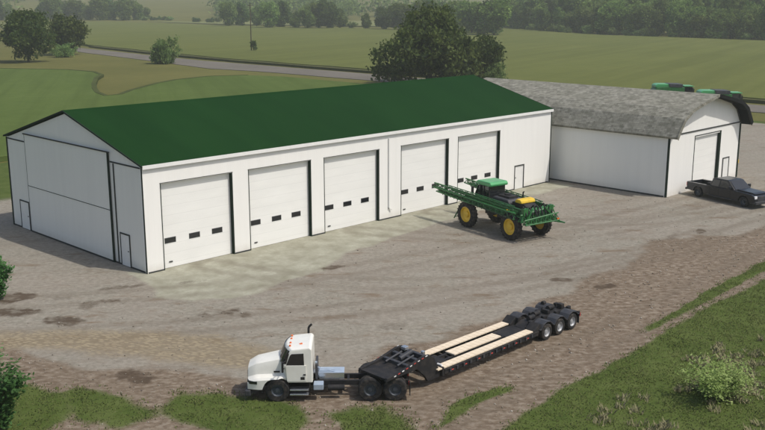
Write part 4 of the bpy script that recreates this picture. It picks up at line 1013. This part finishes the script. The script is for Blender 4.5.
# roadside pole
pl = thing('utility_pole', (157.5,195,0), .3, 'thin tall utility pole standing at the edge of the big field', 'pole')
MB().tube((0,0,-.3),(0,0,15.5),.19,8,.12).build('post', 'bark', pl); MB().bar((-1.1,0,14.6),(1.1,0,14.6),.12,.14).build('crossarm', 'bark', pl)
put_tree('bush', TP('polebush', 4.4, 1.0, 'leafdark', .22, 40, 22, 71, 1.9, lumps=4, cs=.25), (158.1,194.4,-.3), 0, (1.1,1), 'narrow dark bush beside the foot of the utility pole', 'bush')

# ------------------------------------------------------------------ near plants and grass
def shrub(loc, h, rad, n, size, mat, seed, label, stems=10):
    r_ = np.random.default_rng(seed)
    t = thing('shrub', loc, 0, label, 'shrub')
    sb = MB(); tips = []
    for i in range(stems):
        a = r_.random()*2*PI; l = rad*(.2+.8*r_.random()); hh = h*(.55+.45*r_.random())
        m = (math.cos(a)*l*.4, math.sin(a)*l*.4, hh*.6); e = (math.cos(a)*l, math.sin(a)*l, hh)
        sb.tube((0,0,0), m, .02, 5, .014); sb.tube(m, e, .014, 5, .006); tips.append((m, e))
    sb.build('stems', 'bark', t)
    cs = []
    for i in range(n):
        m, e = tips[r_.integers(len(tips))]; k = r_.random()**.6
        base_ = np.array(m)
        if r_.random() < .4: base_ = base_*r_.uniform(.35,1); k = 0
        cs.append(base_*(1-k)+np.array(e)*k+r_.normal(size=3)*rad*.13)
    c = np.array(cs); c[:,2] = np.maximum(c[:,2], .08); N = n
    s = size*(.5+.8*r_.random(N))
    u = r_.normal(size=(N,3)); u[:,2] *= .5; u /= np.linalg.norm(u,axis=1)[:,None]
    w = np.cross(u, np.array([0,0,1])+r_.normal(size=(N,3))*.35); w /= np.linalg.norm(w,axis=1)[:,None]
    u *= s[:,None]; w *= (s*.5)[:,None]
    V = np.stack([c-u, c-w*.8-u*.2, c-w*.7+u*.4, c+u, c+w*.7+u*.4, c+w*.8-u*.2], 1).reshape(-1,3)
    me = np_mesh('shrub_leaves', V, np.arange(6*N).reshape(-1,6), mat)
    o = bpy.data.objects.new('leaves', me); col.objects.link(o); o.parent = t
    return t
shrub((-15.8,-15.1,0), 2.7, 1.25, 3000, .12, 'leafbright', 1, 'bright green leafy shrub in the bottom left corner', 14)
shrub((-14.8,-12.1,0), 2.3, 1.0, 1700, .12, 'leafbright', 2, 'bright green shrub second from the bottom at the left edge')
shrub((-8.6,1.5,0), 2.4, 1.1, 1900, .11, 'leafbright', 3, 'leafy green shrub at the left edge near the shed gable shadow')
shrub((7.1,-33.4,0), 1.35, 1.75, 4200, .075, 'leafbush', 4, 'light green wispy shrub in the rough grass at lower right', 26)

def blades(name, pts, h, mat, seed, per=5, spread=.12, label=None, width=.018):
    r_ = np.random.default_rng(seed); P = np.repeat(np.array(pts), per, 0); N = len(P)
    P = P+np.concatenate([r_.normal(size=(N,2))*spread, np.zeros((N,1))], 1)
    a = r_.random(N)*2*PI; hh = h*(.45+.9*r_.random(N)); ln = hh*(.2+.6*r_.random(N))
    d = np.stack([np.cos(a), np.sin(a), 0*a], 1); q = np.stack([-np.sin(a), np.cos(a), 0*a], 1)*(width*(.7+.8*r_.random(N)))[:,None]
    top = P+d*ln[:,None]+np.stack([0*a,0*a,hh],1); mid = P+d*(ln*.35)[:,None]+np.stack([0*a,0*a,hh*.6],1)
    V = np.stack([P-q, P+q, mid+q*.8, top, mid-q*.8], 1).reshape(-1,3)
    o = bpy.data.objects.new(name, np_mesh(name, V, np.arange(5*N).reshape(-1,5), mat)); col.objects.link(o)
    return tag(o, label, 'grass', kind='stuff')
def scatter(n, x0, x1, y0, y1, seed, thr=.5):
    r_ = np.random.default_rng(seed); X = r_.uniform(x0,x1,n); Y = r_.uniform(y0,y1,n)
    gr = masks1(X[None], Y[None])[0][0]; k = gr > .08+.8*r_.random(n)
    return np.stack([X[k], Y[k], 0*X[k]], 1)
A = np.concatenate([scatter(34000,-16,60,-40,-24,1), scatter(9000,-20,-2,-30,-8,2)])
blades('verge_grass', A, .085, 'grassblade', 5, 6, .15, 'dark green rough grass along the lower edge of the yard', .022)
# paler grass tufts thicken toward the lower right
r_ = np.random.default_rng(8); T_ = []
for i in range(300):
    x = r_.uniform(0, 22); y = r_.uniform(-37, -29.2)
    if vnoise(np.array([x]), np.array([y]), 2.2, 93)[0] > .47 and (abs(x-7) < 6 or r_.random() < .25) and y < -30.2: T_.append((x, y, 0))
T_ = np.repeat(np.array(T_), 5, 0)+np.concatenate([r_.normal(size=(len(T_)*5,2))*.16, np.zeros((len(T_)*5,1))],1)
blades('straw_tufts', T_, .26, 'straw', 9, 6, .06, 'pale straw coloured grass tufts in the lower right verge', .02)

# loose stones on the dirt and gravel
r_ = np.random.default_rng(15); n = 9000
X = r_.uniform(-14, 50, n); Y = r_.uniform(-29, -1.5, n); m_ = masks1(X[None], Y[None]); keep = (r_.random(n) < .25+.75*m_[1][0]) & (m_[0][0] < .5) & (m_[2][0] < .5)
X, Y = X[keep], Y[keep]; n = len(X); sz = .018+.05*r_.random(n)**4
oc = np.array([(1,0,0),(0,1,0),(-1,0,0),(0,-1,0),(0,0,.8),(0,0,-.6)])
V = (oc[None]*sz[:,None,None]*(.6+.7*r_.random((n,6,1)))); an = r_.random(n)*6.28
Vx = V[...,0]*np.cos(an)[:,None]-V[...,1]*np.sin(an)[:,None]+X[:,None]; Vy = V[...,0]*np.sin(an)[:,None]+V[...,1]*np.cos(an)[:,None]+Y[:,None]
V = np.stack([Vx, Vy, V[...,2]+.015], -1).reshape(-1,3)
F = (np.array([(0,1,4),(1,2,4),(2,3,4),(3,0,4),(1,0,5),(2,1,5),(3,2,5),(0,3,5)])[None]+6*np.arange(n)[:,None,None]).reshape(-1,3)
t = NT('yard_stone'); g_ = t.n('ShaderNodeNewGeometry'); t.base(t.ramp(g_.outputs['Random Per Island'], [(0,(.12,.10,.08)),(.7,(.30,.27,.22)),(1,(.5,.47,.42))])); t.rough(.9,.1); M['stone'] = t.m
o = bpy.data.objects.new('loose_stones', np_mesh('loose_stones', V, F, 'stone')); col.objects.link(o); tag(o, 'loose stones scattered over the brown dirt of the yard', 'stones', kind='stuff')
# ------------------------------------------------------------------ haze, sky, sun
bx = MB().box(-1600, 4300, -1600, 4300, -2.0, 150); hz = bx.build('haze', matbase)
hm = bpy.data.materials.new('haze_air'); hm.use_nodes = True; nt = hm.node_tree; nt.nodes.clear()
out = nt.nodes.new('ShaderNodeOutputMaterial'); pv = nt.nodes.new('ShaderNodeVolumePrincipled')
pv.inputs['Color'].default_value = (.86,.90,.86,1); pv.inputs['Density'].default_value = .00036; pv.inputs['Anisotropy'].default_value = .2
nt.links.new(pv.outputs[0], out.inputs['Volume'])
hz.data.materials.clear(); hz.data.materials.append(hm); hz['kind'] = 'stuff'; hz['label'] = 'pale even haze in the air over the whole farm'; hz['category'] = 'haze'

LD = Vector((-.25,.60,-1)).normalized()    # direction light travels
sun = bpy.data.lights.new('sun', 'SUN'); sun.energy = 3.2; sun.angle = R(.8); sun.color = (1,.955,.88)
so = bpy.data.objects.new('sun', sun); col.objects.link(so); so.rotation_euler = LD.to_track_quat('-Z', 'Y').to_euler()
w = bpy.data.worlds.new('World'); scene.world = w; w.use_nodes = True; nt = w.node_tree
bg = nt.nodes['Background']; sky = nt.nodes.new('ShaderNodeTexSky'); sky.sky_type = 'NISHITA'; sky.sun_disc = False
sd_ = -LD; sky.sun_elevation = math.asin(sd_.z); sky.sun_rotation = math.atan2(sd_.x, sd_.y); sky.air_density = 1.0; sky.dust_density = 3.0
nt.links.new(sky.outputs[0], bg.inputs[0]); bg.inputs[1].default_value = .13

cam = bpy.data.cameras.new('camera'); co = bpy.data.objects.new('camera', cam); col.objects.link(co); scene.camera = co
cam.sensor_width = 36; cam.lens = 940.1/765*36; cam.clip_end = 9000; cam.clip_start = .1
co.location = (-29.235,-49.302,16.438); co.rotation_euler = (PI/2-.2253, 0, -.7893)
scene.view_settings.view_transform = 'Standard'; scene.view_settings.look = 'None'; scene.view_settings.gamma = 1
scene.view_settings.use_curve_mapping = False; scene.view_settings.exposure = 0.0
scene.render.resolution_x = 1024; scene.render.resolution_y = 576
scene.cycles.volume_bounces = 1; scene.cycles.max_bounces = 6
